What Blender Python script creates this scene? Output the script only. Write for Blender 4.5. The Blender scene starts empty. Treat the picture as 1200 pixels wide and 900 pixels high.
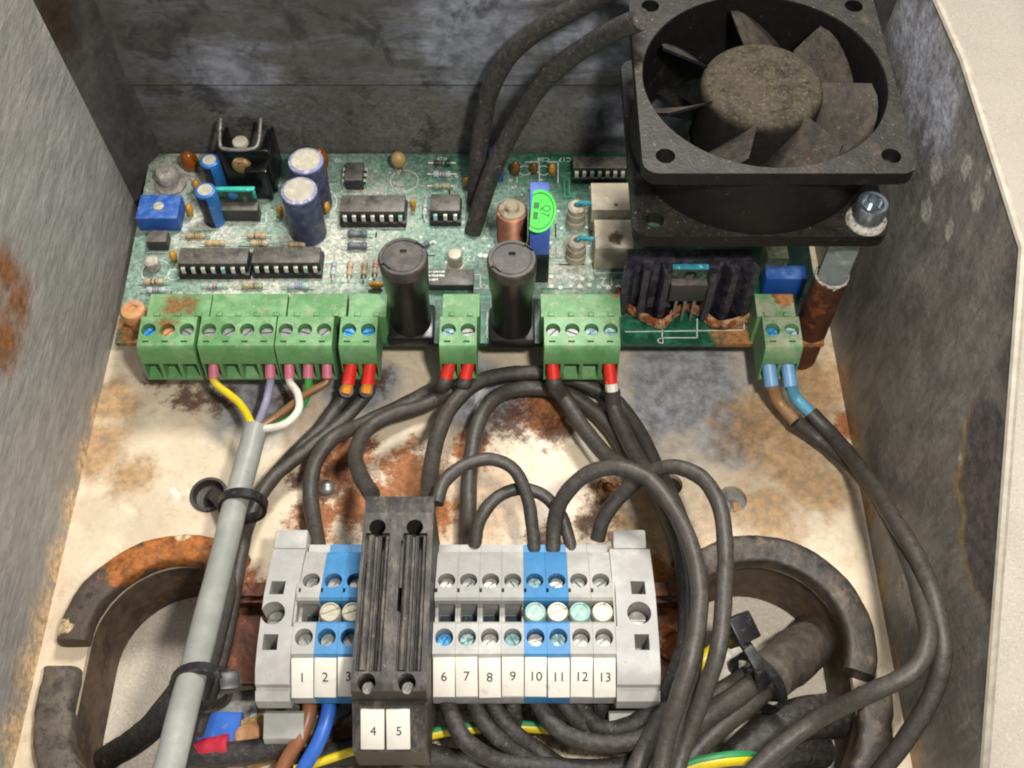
import bpy, bmesh, math, random
from mathutils import Vector, Matrix, Euler
R = math.radians
random.seed(7)
S = 0.001                                   # everything below is written in millimetres
sc = bpy.context.scene
COL = sc.collection

# ------------------------------------------------------------------ camera, light, exposure
TH = R(32); F = 1280.0; HC = 264.0; YC = -HC*math.tan(TH)
cd = bpy.data.cameras.new("camera"); cam = bpy.data.objects.new("camera", cd); COL.objects.link(cam)
cam.location = (0, YC*S, HC*S); cam.rotation_euler = (TH, 0, 0)
cd.sensor_width = 36; cd.lens = F/1200*36; cd.clip_start = 0.005; cd.clip_end = 20
sc.camera = cam
w = bpy.data.worlds.new("World"); sc.world = w; w.use_nodes = True
bg = w.node_tree.nodes["Background"]; bg.inputs[0].default_value = (0.95, 0.97, 1.0, 1); bg.inputs[1].default_value = 0.43

def area(name, loc, target, size, power, col):
    ld = bpy.data.lights.new(name, 'AREA'); ld.shape = 'DISK'; ld.size = size*S; ld.energy = power; ld.color = col
    o = bpy.data.objects.new(name, ld); COL.objects.link(o); o.location = Vector(loc)*S
    o.rotation_euler = (Vector(target)-Vector(loc)).to_track_quat('-Z', 'Y').to_euler()
    return o
area("ceiling_lamp", (45, 165, 400), (-5, -10, 0), 90, 1.75, (1.0, 0.975, 0.93))
area("camera_flash", (55, -150, 300), (0, 20, 10), 22, 0.85, (1.0, 0.97, 0.92))
sc.view_settings.view_transform = 'Standard'; sc.view_settings.look = 'None'
sc.view_settings.exposure = 0.0; sc.view_settings.gamma = 1; sc.view_settings.use_curve_mapping = False
sc.cycles.filter_width = 2.0
sc.cycles.max_bounces = 6

def at(px, py, z):
    """world point (mm) seen at a photo pixel, at its true height z"""
    u = (px-600)/F; v = (py-450)/F; s, c = math.sin(TH), math.cos(TH)
    d = (u, s-v*c, -c-v*s); t = (z-HC)/d[2]
    return Vector((d[0]*t, YC+d[1]*t, z))

def aty(px, py, y):
    u = (px-600)/F; v = (py-450)/F; s, c = math.sin(TH), math.cos(TH)
    t = (y-YC)/(s-v*c); return Vector((u*t, y, HC+(-c-v*s)*t))
def atx(px, py, x):
    u = (px-600)/F; v = (py-450)/F; s, c = math.sin(TH), math.cos(TH)
    t = x/u; return Vector((x, YC+(s-v*c)*t, HC+(-c-v*s)*t))
# ------------------------------------------------------------------ materials
def lin(h):
    h = h.lstrip('#'); o = []
    for i in (0, 2, 4):
        c = int(h[i:i+2], 16)/255
        o.append(c/12.92 if c <= 0.04045 else ((c+0.055)/1.055)**2.4)
    return (*o, 1)

class NT:
    def __init__(s, m):
        s.t = m.node_tree; s.n = s.t.nodes; s.l = s.t.links
    def v(s, op, a, b=None, c=None):
        nd = s.n.new('ShaderNodeMath'); nd.operation = op
        for i, x in enumerate((a, b, c)):
            if x is None: continue
            if isinstance(x, (int, float)): nd.inputs[i].default_value = x
            else: s.l.new(x, nd.inputs[i])
        return nd.outputs[0]
    def vec(s, op, a, b):
        nd = s.n.new('ShaderNodeVectorMath'); nd.operation = op
        s.l.new(a, nd.inputs[0])
        if isinstance(b, (tuple, list, Vector)): nd.inputs[1].default_value = b
        else: s.l.new(b, nd.inputs[1])
        return nd
    def noise(s, pos, scale, detail=4, rough=.6, dist=0, stretch=None):
        if stretch: pos = s.vec('MULTIPLY', pos, stretch).outputs[0]
        nd = s.n.new('ShaderNodeTexNoise'); nd.inputs['Scale'].default_value = scale
        nd.inputs['Detail'].default_value = detail; nd.inputs['Roughness'].default_value = rough
        nd.inputs['Distortion'].default_value = dist
        s.l.new(pos, nd.inputs['Vector']); return nd.outputs['Fac']
    def smooth(s, x, lo, hi, a=0., b=1.):
        nd = s.n.new('ShaderNodeMapRange'); nd.interpolation_type = 'SMOOTHSTEP'
        s.l.new(x, nd.inputs[0])
        for i, q in enumerate((lo, hi, a, b)): nd.inputs[i+1].default_value = q
        return nd.outputs[0]

def L(col, lo=.5, hi=.6, scale=.2, detail=5, rough=.6, patches=None, up=False, amt=1., stretch=None, k=1.2, rgh=None, met=0., dist=0.):
    return dict(col=lin(col), lo=lo, hi=hi, scale=scale, detail=detail, rough=rough, patches=patches, up=up, amt=amt,
                stretch=stretch, k=k, rgh=rgh, met=met, dist=dist)

def mat(name, col, rough=.5, metal=0., layers=(), bump=None, vary=.25, vscale=.3, spec=.5, alpha_trans=0., vstretch=None):
    m = bpy.data.materials.new(name); m.use_nodes = True
    q = NT(m); b = q.n['Principled BSDF']
    g = q.n.new('ShaderNodeNewGeometry')
    pos = q.vec('MULTIPLY', g.outputs['Position'], (1000, 1000, 1000)).outputs[0]
    base = lin(col)
    n0 = q.noise(pos, vscale, 6, .65, .3, vstretch)
    mx = q.n.new('ShaderNodeMix'); mx.data_type = 'RGBA'
    q.l.new(q.smooth(n0, .3, .7), mx.inputs['Factor'])
    mx.inputs['A'].default_value = tuple(x*(1-vary) for x in base[:3])+(1,)
    mx.inputs['B'].default_value = tuple(min(1, x*(1+vary)) for x in base[:3])+(1,)
    c = mx.outputs['Result']; rg = None; mt = None
    for ly in layers:
        n = q.noise(pos, ly['scale'], ly['detail'], ly['rough'], ly['dist'], ly['stretch'])
        val = n
        if ly['patches']:
            best = None
            for (x, y, z, r) in ly['patches']:
                d = q.vec('DISTANCE', pos, (x, y, z)).outputs['Value']
                p = q.v('SUBTRACT', 1.0, q.v('DIVIDE', d, r))
                best = p if best is None else q.v('MAXIMUM', best, p)
            val = q.v('ADD', best, q.v('MULTIPLY', q.v('SUBTRACT', n, .5), ly['k']))
        f = q.smooth(val, ly['lo'], ly['hi'], 0, ly['amt'])
        if ly['up']:
            sp = q.n.new('ShaderNodeSeparateXYZ'); q.l.new(g.outputs['Normal'], sp.inputs[0])
            f = q.v('MULTIPLY', f, q.smooth(sp.outputs['Z'], -.1, .85))
        mx = q.n.new('ShaderNodeMix'); mx.data_type = 'RGBA'
        q.l.new(f, mx.inputs['Factor']); q.l.new(c, mx.inputs['A'])
        mv = q.n.new('ShaderNodeMix'); mv.data_type = 'RGBA'; tone = .55 if ly['patches'] else .2
        q.l.new(q.smooth(q.noise(pos, ly['scale']*3.1+.05, 5, .7), .3, .7), mv.inputs['Factor'])
        mv.inputs['A'].default_value = tuple(x*(1-tone) for x in ly['col'][:3])+(1,); mv.inputs['B'].default_value = tuple(min(1, x*(1+tone*.7)) for x in ly['col'][:3])+(1,)
        q.l.new(mv.outputs['Result'], mx.inputs['B'])
        c = mx.outputs['Result']
        for key, cur in (('rgh', rough), ('met', metal)):
            if ly[key] is None or (key == 'met' and metal == 0 and ly['met'] == 0): continue
            m2 = q.n.new('ShaderNodeMix'); m2.data_type = 'FLOAT'
            q.l.new(f, m2.inputs['Factor'])
            prev = rg if key == 'rgh' else mt
            if prev is None: m2.inputs['A'].default_value = cur
            else: q.l.new(prev, m2.inputs['A'])
            m2.inputs['B'].default_value = ly[key]
            if key == 'rgh': rg = m2.outputs['Result']
            else: mt = m2.outputs['Result']
    q.l.new(c, b.inputs['Base Color'])
    b.inputs['Roughness'].default_value = rough; b.inputs['Metallic'].default_value = metal
    b.inputs['Specular IOR Level'].default_value = spec
    if rg is not None: q.l.new(rg, b.inputs['Roughness'])
    if mt is not None: q.l.new(mt, b.inputs['Metallic'])
    if alpha_trans: b.inputs['Transmission Weight'].default_value = alpha_trans
    if bump:
        bp = q.n.new('ShaderNodeBump'); bp.inputs['Strength'].default_value = bump[1]; bp.inputs['Distance'].default_value = .0006
        q.l.new(q.noise(pos, bump[0], 5, .6, 0, bump[2] if len(bump) > 2 else None), bp.inputs['Height'])
        q.l.new(bp.outputs[0], b.inputs['Normal'])
    return m

def pt(px, py, z, r):
    a = at(px, py, z); return (a.x, a.y, z, r)
DUST = '#8a8478'
M = {}
def mk():
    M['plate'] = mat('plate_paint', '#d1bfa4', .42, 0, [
        L('#e8d9bd', .46, .68, .07, 7, .7, amt=.75),
        L('#b08d68', .50, .74, .16, 8, .75, amt=.6, dist=.6),
        L('#8a7458', .60, .72, .5, 8, .8, amt=.5),
        L('#878a91', .25, .70, .07, 5, .55, patches=[pt(300, 465, 0, 26), pt(420, 450, 0, 20), pt(560, 465, 0, 24), pt(800, 455, 0, 40), pt(860, 510, 0, 18)], k=.8, rgh=.28, amt=.9),  # smooth blue-grey zinc tone; soft shade below board and fan painted in too
        L('#a37a45', .20, .75, .10, 8, .75, patches=[pt(970, 450, 0, 22), pt(905, 510, 0, 26), pt(945, 560, 0, 20), pt(560, 590, 0, 26), pt(760, 640, 0, 34), pt(110, 520, 0, 18), pt(900, 600, 0, 18), pt(150, 560, 0, 12), pt(130, 470, 0, 14)], k=1.5, amt=.75),
        L('#93500f', .34, .72, .19, 9, .78, patches=[pt(400, 545, 0, 20), pt(480, 555, 0, 18), pt(430, 590, 0, 20), pt(370, 610, 0, 14), pt(500, 600, 0, 15), pt(790, 740, 0, 22), pt(770, 690, 0, 20), pt(280, 690, 0, 13), pt(550, 530, 0, 12), pt(1000, 500, 0, 10), pt(712, 573, 0, 9), pt(640, 480, 0, 16)], k=2.2, rgh=.75, amt=.92),
        L('#512a14', .40, .85, .24, 9, .78, patches=[pt(225, 465, 0, 12), pt(260, 470, 0, 11), pt(185, 445, 0, 10), pt(340, 465, 0, 9), pt(440, 445, 0, 10), pt(395, 550, 0, 11), pt(383, 575, 0, 9), pt(350, 565, 0, 8), pt(430, 520, 0, 8), pt(500, 590, 0, 9), pt(600, 490, 0, 17), pt(650, 505, 0, 13), pt(560, 510, 0, 9), pt(700, 610, 0, 14), pt(775, 720, 0, 14), pt(640, 640, 0, 14), pt(712, 573, 0, 5), pt(750, 860, 0, 30), pt(600, 860, 0, 34), pt(430, 870, 0, 40)], k=2.4, rgh=.8, amt=.88),
        L('#e6dcc8', .45, .75, .25, 6, .7, patches=[pt(205, 578, 0, 4.5)], k=1.),
        ], bump=(.35, .35), vary=.12, vscale=.05)
    wallL = dict(rough=.5, metal=.25)
    M['side_wall'] = mat('grey_zinc_wall', '#9b9893', .5, .2, [
        L('#6c6a67', .40, .66, .55, 9, .8, stretch=(1, .25, 1.), amt=.65, dist=.8),
        L('#b8b3a8', .52, .68, .9, 9, .82, stretch=(1, .14, 1.1), amt=.6, dist=.5), L('#dcd6ca', .64, .69, 1.4, 6, .8, stretch=(1, .07, 1), amt=.6),
        L('#3d3b3b', .57, .69, .6, 9, .82, stretch=(1, .35, .8), amt=.65), L('#2b2827', .64, .68, 1.6, 5, .8, stretch=(1, .1, 1), amt=.6),
        L('#77746e', .40, .70, .03, 4, .6, amt=.5),
        L('#d0ccc2', .62, .72, .5, 7, .8, stretch=(1, .2, 1.), amt=.5),
        L('#7a4a1c', .30, .95, .12, 9, .8, patches=[(*atx(8, 320, -119.2), 17), (*atx(20, 350, -119), 17), (*atx(6, 400, -119), 18), (*atx(-40, 360, -119.5), 30)], k=1.4, met=0, rgh=.8, amt=.95),
        L('#c9ab84', .15, .85, .15, 8, .75, patches=[(-116, -100, 0, 16), (-116, -85, 0, 16), (-116, -70, 0, 15), (-116, -55, 0, 13), (-116, -40, 0, 12), (-116, -25, 0, 10), (-116, -10, 0, 8)], k=1.3, met=0),
        ], bump=(.5, .8, (1, .3, 1)), vary=.2, vscale=.3, vstretch=(1, .25, 1))
    def wp(px, py, r, x=96): a = atx(px, py, x); return (a.x, a.y, a.z, r)
    M['side_wall_dirty'] = mat('scuffed_grey_wall', '#7b766f', .45, .2, [
        L('#544f4a', .40, .68, .22, 8, .78, amt=.8, dist=.8, stretch=(1, .9, .3)), L('#433e39', .55, .75, .05, 5, .6, amt=.4),
        L('#9b968f', .50, .72, .35, 8, .8, stretch=(1, .9, .22), amt=.65),
        L('#2b292b', .55, .70, .45, 8, .8, dist=1.0, amt=.7, stretch=(1, .8, .4)),
        L('#b9bac4', .30, .85, .12, 8, .78, patches=[wp(1075, 70, 30), wp(1095, 130, 26), wp(1060, 20, 20)], k=1.5, amt=.6, stretch=(1, 1.2, .6)),
        L('#bdb7ab', .30, .60, .3, 6, .7, patches=[wp(1128, 195, 5), wp(1150, 205, 3.5), wp(1140, 232, 5), wp(1095, 200, 6), wp(1085, 245, 5), wp(1110, 270, 4), wp(1130, 545, 4), wp(1138, 590, 3), wp(1075, 700, 12)], k=1.2, amt=.55),
        L('#8d7440', .20, .42, .12, 6, .7, patches=[wp(1146, 520, 11), wp(1143, 570, 13), wp(1148, 620, 13), wp(1150, 660, 11)], k=.7, met=0, amt=.8),
        L('#4d474b', .10, .30, .12, 6, .7, patches=[wp(1154, 520, 11), wp(1152, 570, 13), wp(1157, 620, 13), wp(1157, 655, 11), wp(1168, 600, 14)], k=.7, amt=.95),
        L('#30292a', .2, .8, .1, 6, .7, patches=[wp(1190, 330, 14), wp(1185, 430, 12), wp(1175, 720, 12), wp(1168, 820, 12)], k=1, amt=.6),
        L('#9a7444', .30, .8, .1, 8, .75, patches=[(93, 0, 2, 12), (93, -20, 2, 12), (93, -40, 2, 12), (93, -60, 0, 12), (93, -80, 0, 14), (93, -100, 0, 14)], k=1.4, met=0, amt=.8),
        ], bump=(.3, .55), vary=.28, vscale=.1)
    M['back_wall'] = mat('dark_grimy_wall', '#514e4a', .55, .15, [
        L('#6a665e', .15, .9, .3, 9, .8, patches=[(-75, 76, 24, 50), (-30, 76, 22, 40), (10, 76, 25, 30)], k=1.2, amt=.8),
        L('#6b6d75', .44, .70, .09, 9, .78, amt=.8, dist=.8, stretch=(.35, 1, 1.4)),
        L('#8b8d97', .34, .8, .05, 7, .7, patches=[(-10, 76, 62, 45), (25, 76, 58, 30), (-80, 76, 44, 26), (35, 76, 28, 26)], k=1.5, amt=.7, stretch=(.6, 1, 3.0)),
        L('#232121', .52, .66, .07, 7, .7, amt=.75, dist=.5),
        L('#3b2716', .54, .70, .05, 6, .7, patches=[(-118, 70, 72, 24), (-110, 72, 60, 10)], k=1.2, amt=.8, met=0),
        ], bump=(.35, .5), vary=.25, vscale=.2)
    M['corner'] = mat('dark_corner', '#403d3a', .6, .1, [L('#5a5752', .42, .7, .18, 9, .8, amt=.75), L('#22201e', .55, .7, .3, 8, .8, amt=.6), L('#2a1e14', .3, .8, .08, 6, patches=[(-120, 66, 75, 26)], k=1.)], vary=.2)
    M['seam'] = mat('seam_dark', '#1c1a18', .8)
    M['rim'] = mat('rim_edge', '#a39a8a', .6, 0, [L('#8a7357', .5, .75, .12, 7, .75, amt=.6)], vary=.15)
    M['spout'] = mat('rusty_brown_tube', '#5d4a38', .7, 0, [L('#3a2a1e', .45, .65, .1, 6), L('#8a5a2a', .6, .7, .2, 6, amt=.6)], bump=(.5, .4))
    M['worktop'] = mat('worktop', '#c4b8a6', .55, 0, [L('#d4ccbe', .5, .62, .9, 4, .7, amt=.7), L('#9a9184', .58, .66, 1.1, 4, .7, amt=.6)], bump=(.9, .5), vary=.1, vscale=.02)
    rub = [L('#5a5248', .30, .68, .5, 9, .82, amt=.65, up=True), L('#857a68', .60, .72, .8, 8, .85, amt=.6, up=True), L('#1a1817', .60, .70, .5, 7, .8, amt=.6)]
    M['rubber'] = mat('black_rubber_wire', '#302d2a', .48, 0, rub, bump=(.8, .25), vary=.15)
    M['rubber_dirty'] = mat('dusty_black_cable', '#292624', .6, 0, [L('#57504a', .40, .68, .7, 7, .75, amt=.6), L('#a39b8c', .59, .68, .5, 8, .82, amt=.8)], bump=(.8, .4), vary=.15)
    M['rubber_clean'] = mat('black_plastic_tie', '#1c1b1b', .4, 0, [L('#57504a', .52, .66, .5, 6, .7, amt=.7)], vary=.1)
    M['sleeve_brown'] = mat('dusty_brown_black_sleeve', '#4a4139', .6, 0, [L('#6b6053', .4, .66, .3, 7, .75, amt=.6, up=True)], vary=.15, bump=(.6, .3))
    M['grommet_rust'] = mat('rusty_ring', '#4a3d33', .65, 0, [L('#9a5a20', .44, .60, .12, 7, .7, patches=[(-86, -48, 6, 26), (-72, -52, 6, 20), (-98, -56, 6, 14)], k=1.5), L('#c2ab82', .50, .60, .2, 6, .7, patches=[(-85, -49, 6, 4.5), (-110, -74, 5, 5)], k=1.6), L('#26221f', .58, .68, .25, 7, .7)], bump=(.5, .6))
    M['grommet'] = mat('black_ring', '#3c342d', .5, 0, [L('#6d5c46', .50, .66, .15, 7, .7, amt=.7), L('#8a5a2c', .62, .70, .3, 6, .7, amt=.6), L('#1c1918', .55, .68, .2, 6)], bump=(.5, .5))
    M['grommet_gray'] = mat('grey_ring', '#5d5348', .7, 0, [L('#3a332d', .46, .62, .2, 7, .7), L('#7a5432', .6, .7, .2, 6, amt=.7)], bump=(.5, .6))
    M['board'] = mat('green_board', '#0d4a34', .35, 0, [
        L('#2f7a5c', .5, .62, .25, 5, amt=.6),
        L('#90a597', -.35, .8, .22, 9, .78, patches=[pt(300, 290, 13, 42), pt(430, 270, 13, 40), pt(560, 270, 13, 30), pt(210, 260, 13, 26), pt(660, 300, 13, 24), pt(180, 330, 13, 20), pt(400, 215, 13, 22)], k=2.0, rgh=.85, amt=.8),
        L('#c6c4b4', .05, 1.0, .3, 9, .8, patches=[pt(300, 335, 13, 26), pt(210, 205, 13, 18), pt(390, 300, 13, 26), pt(440, 250, 13, 22), pt(665, 315, 13, 16), pt(250, 270, 13, 22)], k=2.4, rgh=.9, amt=.9),
        L('#9a6a3e', .4, .6, .2, 6, patches=[pt(950, 390, 13, 14), pt(160, 385, 13, 12), pt(860, 395, 13, 10)], k=1.2, rgh=.8),
        ], vary=.3, vscale=.3, bump=(.6, .15))
    M['trace'] = mat('green_trace', '#3d8a68', .4, 0, [L('#a3b5a8', -.1, .9, .22, 9, .78, patches=[pt(300, 290, 13, 42), pt(430, 270, 13, 40), pt(560, 270, 13, 30), pt(660, 300, 13, 24)], k=2.0, rgh=.85, amt=.7)], vary=.2)
    M['board_edge'] = M['board']
    M['silk'] = mat('white_print', '#c9cfc4', .7, vary=.2, vscale=.6)
    M['terminal'] = mat('green_plastic', '#568650', .5, 0, [L('#8fb886', .44, .62, .1, 6, .7, amt=.45, up=True), L('#b3a98c', .50, .70, .35, 8, .8, amt=.6, up=True), L('#7d4a1d', .36, .85, .4, 9, .8, patches=[pt(205, 360, 25, 8), pt(195, 382, 25, 6), pt(218, 358, 25, 7), pt(725, 345, 25, 5)], k=2.4, amt=.85)], vary=.12)
    M['terminal_old'] = mat('dusty_green_plastic', '#5a8a57', .6, 0, [L('#a5a08a', .36, .56, .2, 6, .7, amt=.8, up=True), L('#a06a3a', .5, .6, .15, 6, .7, patches=[pt(920, 350, 25, 7)], k=1.4), L('#6a665c', .56, .66, .4, 7, amt=.7, up=True)], vary=.15)
    M['screw'] = mat('zinc_screw', '#8f918c', .5, .45, [L('#6e6a60', .55, .68, .8, 5, amt=.7, met=.2)], vary=.2, vscale=1)
    M['screw_bright'] = mat('bright_screw', '#a5a29a', .38, .8, vary=.1, vscale=1.)
    M['screw_blue'] = mat('blue_screw', '#2f86bd', .45, .2, [L('#9cc6d4', .55, .66, 1., 5, amt=.7)], vary=.25, vscale=1)
    M['screw_teal'] = mat('corroded_screw', '#74989a', .6, .2, [L('#c7d6d0', .5, .62, 1., 5, amt=.8)], vary=.25, vscale=1)
    M['screw_rust'] = mat('rusty_copper_screw', '#bb885a', .6, .1, [L('#5a3216', .54, .68, .4, 6), L('#d9b08a', .5, .7, .2, 4, amt=.6, up=True)], vary=.2, vscale=.5, bump=(.8, .3))
    M['screw_gray'] = mat('white_corroded_screw', '#9b948b', .7, .2, [L('#c9c3b8', .5, .66, .5, 6, amt=.8), L('#57504a', .62, .72, .8, 6)], bump=(.9, .4))
    M['screw_cream'] = mat('plated_bridge_screw', '#b5ad98', .42, .4, [L('#a9a090', .55, .66, .8, 5, amt=.6)], vary=.15, vscale=.8)
    M['screw_cyan'] = mat('verdigris_screw', '#8fb3aa', .6, .1, [L('#b9b9a8', .5, .62, .8, 5, amt=.8)], vary=.15, vscale=.8)
    M['din_gray'] = mat('grey_plastic', '#a09e98', .5, 0, [L('#bdbab2', .45, .65, .08, 5, amt=.6), L('#7d766b', .60, .72, .3, 7, .75, amt=.55, up=True)], vary=.06)
    M['din_blue'] = mat('blue_plastic', '#3f7eae', .5, 0, [L('#7aa7cc', .60, .72, .3, 7, .75, amt=.6, up=True)], vary=.1)
    M['din_dark'] = mat('slot_metal', '#3b4650', .4, .4, [L('#7fa0aa', .58, .68, .5, 5, amt=.8)], vary=.2)
    M['marker'] = mat('cream_marker', '#ddd6c8', .45, 0, [L('#a99d86', .60, .74, .35, 8, .8, amt=.5), L('#b9ab8e', .60, .72, .2, 6, amt=.5)], vary=.04)
    M['ink'] = mat('black_ink', '#2a2724', .7)
    M['fuse_block'] = mat('dusty_black_plastic', '#312d2a', .5, 0, [L('#7a7062', .44, .68, .22, 7, .75, stretch=(1.6, .6, 1), amt=.62, up=True), L('#b3a996', .62, .72, .5, 7, .8, amt=.7, up=True)], vary=.25, vscale=.3, bump=(.6, .25))
    M['rail'] = mat('rusty_rail', '#5a2f1c', .6, .1, [L('#93562a', .5, .64, .12, 6, .7, amt=.8), L('#2a1712', .55, .66, .2, 6)], vary=.2, bump=(.6, .5))
    M['black_shiny'] = mat('black_fuse_plastic', '#1d1b1a', .32, 0, [L('#4f4a43', .50, .70, .3, 6, .7, amt=.5, up=True), L('#8d867a', .63, .72, .9, 6, .8, amt=.5, up=True)], vary=.15)
    M['black_cap'] = mat('dusty_black_cap', '#3a3632', .5, 0, [L('#5d564d', .45, .65, .3, 6, .7, amt=.6), L('#a49c8e', .66, .74, .8, 7, .8, amt=.6)], vary=.15)
    M['black_pit'] = mat('black_recess', '#0c0b0b', .7)
    M['chip'] = mat('dusty_chip', '#2c2b2a', .5, 0, [L('#6f685f', .26, .62, .3, 8, .75, amt=.85, up=True), L('#aaa498', .60, .72, .6, 6, .8, amt=.5, up=True)], vary=.15)
    M['socket'] = mat('chip_socket', '#171717', .5, 0, [L('#4a4a48', .55, .7, .6, 5, amt=.5)])
    M['tin'] = mat('tin_pin', '#cfccbe', .4, .35, [L('#58b3a8', .52, .62, .25, 5, amt=.75, met=0), L('#6d675c', .6, .7, .7, 5, amt=.7)], vary=.2, vscale=.8)
    M['teal_corr'] = mat('teal_corrosion', '#2fae9d', .7, 0, [L('#1b6f68', .55, .68, .5, 5), L('#9fd6cc', .62, .7, .6, 5)], vary=.2, vscale=.6, bump=(1., .5))
    M['olive_tab'] = mat('olive_tab', '#2f4036', .5, .1, [L('#6b6a48', .5, .66, .5, 6, amt=.7), L('#2b8a80', .58, .7, .5, 6, amt=.7)], vary=.2)
    M['trim_blue'] = mat('blue_trimmer', '#2352a0', .45, 0, [L('#6d8cba', .42, .66, .4, 6, .7, amt=.6, up=True), L('#b7bcc4', .66, .72, .7, 6, .8, amt=.6, up=True)], vary=.1)
    M['relay_blue'] = mat('pale_blue_plastic', '#4f6fc8', .4, 0, [L('#7d88b4', .45, .6, .2, 5, amt=.5, up=True)], vary=.1)
    M['cap_blue'] = mat('bright_blue_can', '#2268ac', .45, 0, [L('#8aa9c0', .52, .7, .6, 7, .8, amt=.6)], vary=.12)
    M['cap_black'] = mat('black_can_stripe', '#16171c', .4)
    M['cap_navy'] = mat('navy_can', '#373c58', .5, 0, [L('#85869a', .45, .72, .4, 7, .8, amt=.55)], vary=.15)
    M['cap_top'] = mat('dusty_can_top', '#aba593', .6, .1, [L('#bfb7a2', .48, .6, .4, 6, amt=.8), L('#8f8878', .66, .74, .6, 6, amt=.5)], vary=.06)
    M['cap_rim'] = mat('dusty_blue_rim', '#7d80a4', .6, 0, [L('#b9b6bd', .5, .66, .6, 6)], vary=.15, vscale=.6)
    M['ochre'] = mat('ochre_cap', '#b8852c', .4, 0, [L('#8a5c1c', .55, .68, .5, 5, amt=.7)], vary=.15)
    M['amber'] = mat('amber_cap', '#8f4e08', .25, 0, [L('#5d2e06', .55, .68, .3, 5, amt=.8)], vary=.2)
    M['tan'] = mat('tan_cap', '#a98c56', .4, 0, vary=.15)
    M['brown'] = mat('brown_cap', '#6b4620', .4, 0, [L('#2c1c10', .52, .64, .4, 5)], vary=.2)
    M['res_tan'] = mat('tan_resistor', '#a58a62', .55, 0, [L('#c9c2ac', .40, .64, .7, 7, .8, amt=.75)], vary=.1)
    M['res_green'] = mat('green_resistor', '#70804e', .55, 0, [L('#bdb89e', .40, .64, .7, 7, .8, amt=.75)], vary=.1)
    M['res_blue'] = mat('pale_blue_resistor', '#86a3a8', .5, 0, [L('#cfd0c4', .40, .64, .7, 7, .8, amt=.75)], vary=.1)
    M['res_gray'] = mat('grey_diode', '#565a5e', .5, 0, [L('#8d8d88', .5, .66, .4, 6, amt=.7, up=True)], vary=.1)
    M['res_dark'] = mat('dark_resistor', '#27302c', .45, 0, vary=.2)
    for n, c in (('band_red', '#b02a2a'), ('band_orange', '#c8742a'), ('band_brown', '#5a3418'), ('band_gray', '#55585c'), ('band_yellow', '#b8a53c'), ('band_green', '#3f7a3a'), ('band_blue', '#2b4a8a'), ('band_white', '#c9c9c0')):
        M[n] = mat(n, c, .6, 0, [L('#b3ab96', .42, .68, .8, 7, .8, amt=.65)], vary=.1)
    M['copper'] = mat('copper_winding', '#97664a', .42, .5, [L('#7a4426', .52, .66, .3, 5, amt=.7, met=.4), L('#d0a07a', .58, .7, .3, 6, amt=.6, met=.2)], vary=.2, vscale=.4)
    M['clear_glue'] = mat('clear_resin', '#8d8068', .6, 0, [L('#6d6350', .5, .62, .3, 6)], vary=.15)
    M['ceramic'] = mat('white_cement', '#b9ad95', .75, 0, [L('#d3c9b4', .48, .62, .15, 6, amt=.8), L('#5d4a2c', .40, .66, .3, 7, .75, patches=[pt(722, 278, 24, 4.5), pt(722, 240, 24, 1.6)], k=1.3)], vary=.1, bump=(.8, .3))
    M['tube_cer'] = mat('ceramic_tube', '#aba18d', .7, 0, [L('#877b66', .52, .66, .3, 6, amt=.8), L('#7fb0aa', .62, .7, .4, 6, amt=.5)], vary=.12, bump=(.8, .3))
    M['teal_wire'] = mat('teal_lead', '#2d8a99', .6, .1, [L('#7fc4c4', .55, .65, .8, 5)], vary=.2)
    M['heatsink'] = mat('black_heatsink', '#2a282e', .38, .2, [L('#56525c', .44, .66, .4, 7, .75, amt=.7), L('#8a8690', .58, .70, 1.1, 6, .8, amt=.6)], vary=.2)
    M['heatsink_shiny'] = mat('black_clip_sink', '#0f0f11', .22, .1, [L('#4a4844', .62, .72, .6, 6, amt=.5)], vary=.15)
    M['rust'] = mat('orange_rust', '#8a4a1e', .85, 0, [L('#c4a27a', .46, .62, .35, 7, .7, amt=.8), L('#4a2412', .55, .66, .25, 6)], vary=.25, bump=(.9, .7))
    M['rust_dark'] = mat('dark_rust_post', '#4a2613', .7, .1, [L('#7d4420', .52, .66, .2, 7, .7), L('#251410', .55, .68, .15, 6)], vary=.25, bump=(.5, .7))
    M['bolt_zinc'] = mat('shiny_zinc_bolt', '#a9b2b8', .22, .9, vary=.15, vscale=.8)
    M['hex_zinc'] = mat('dull_zinc', '#8d9691', .4, .2, [L('#b3b9b2', .55, .68, .2, 5, amt=.6), L('#5a4630', .64, .72, .3, 6)], vary=.15)
    M['white_corr'] = mat('white_corrosion', '#b9b2a4', .85, 0, [L('#8a5a30', .56, .66, .4, 6, amt=.7), L('#7d7a74', .5, .62, .8, 6)], vary=.15, bump=(1., .8))
    M['fan'] = mat('dusty_fan_frame', '#141312', .5, 0, [L('#3d382f', .30, .72, .2, 8, .8, amt=.7, up=True), L('#8f8674', .60, .68, 1.0, 6, .8, amt=.75, up=True), L('#c2baa8', .64, .70, .6, 8, .82, amt=.8), L('#5a4a30', .60, .72, .12, 5, amt=.6)], vary=.2, spec=.3, bump=(1.2, .25))
    M['fan_blade'] = mat('dusty_fan_blade', '#1c1c20', .7, 0, [L('#4f473b', .28, .66, .2, 9, .8, amt=.85, up=True), L('#948a70', .58, .68, 1.3, 7, .82, amt=.65, up=True), L('#a2542a', .70, .74, .6, 3, amt=.8)], vary=.15, spec=.2)
    M['fan_hub'] = mat('dust_covered_hub', '#161513', .85, 0, [L('#4a4236', .26, .60, .3, 9, .8, amt=.92, up=True), L('#7f745e', .54, .66, 1.2, 8, .84, amt=.65, up=True)], vary=.2, spec=.15, bump=(1.1, .4))
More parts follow.
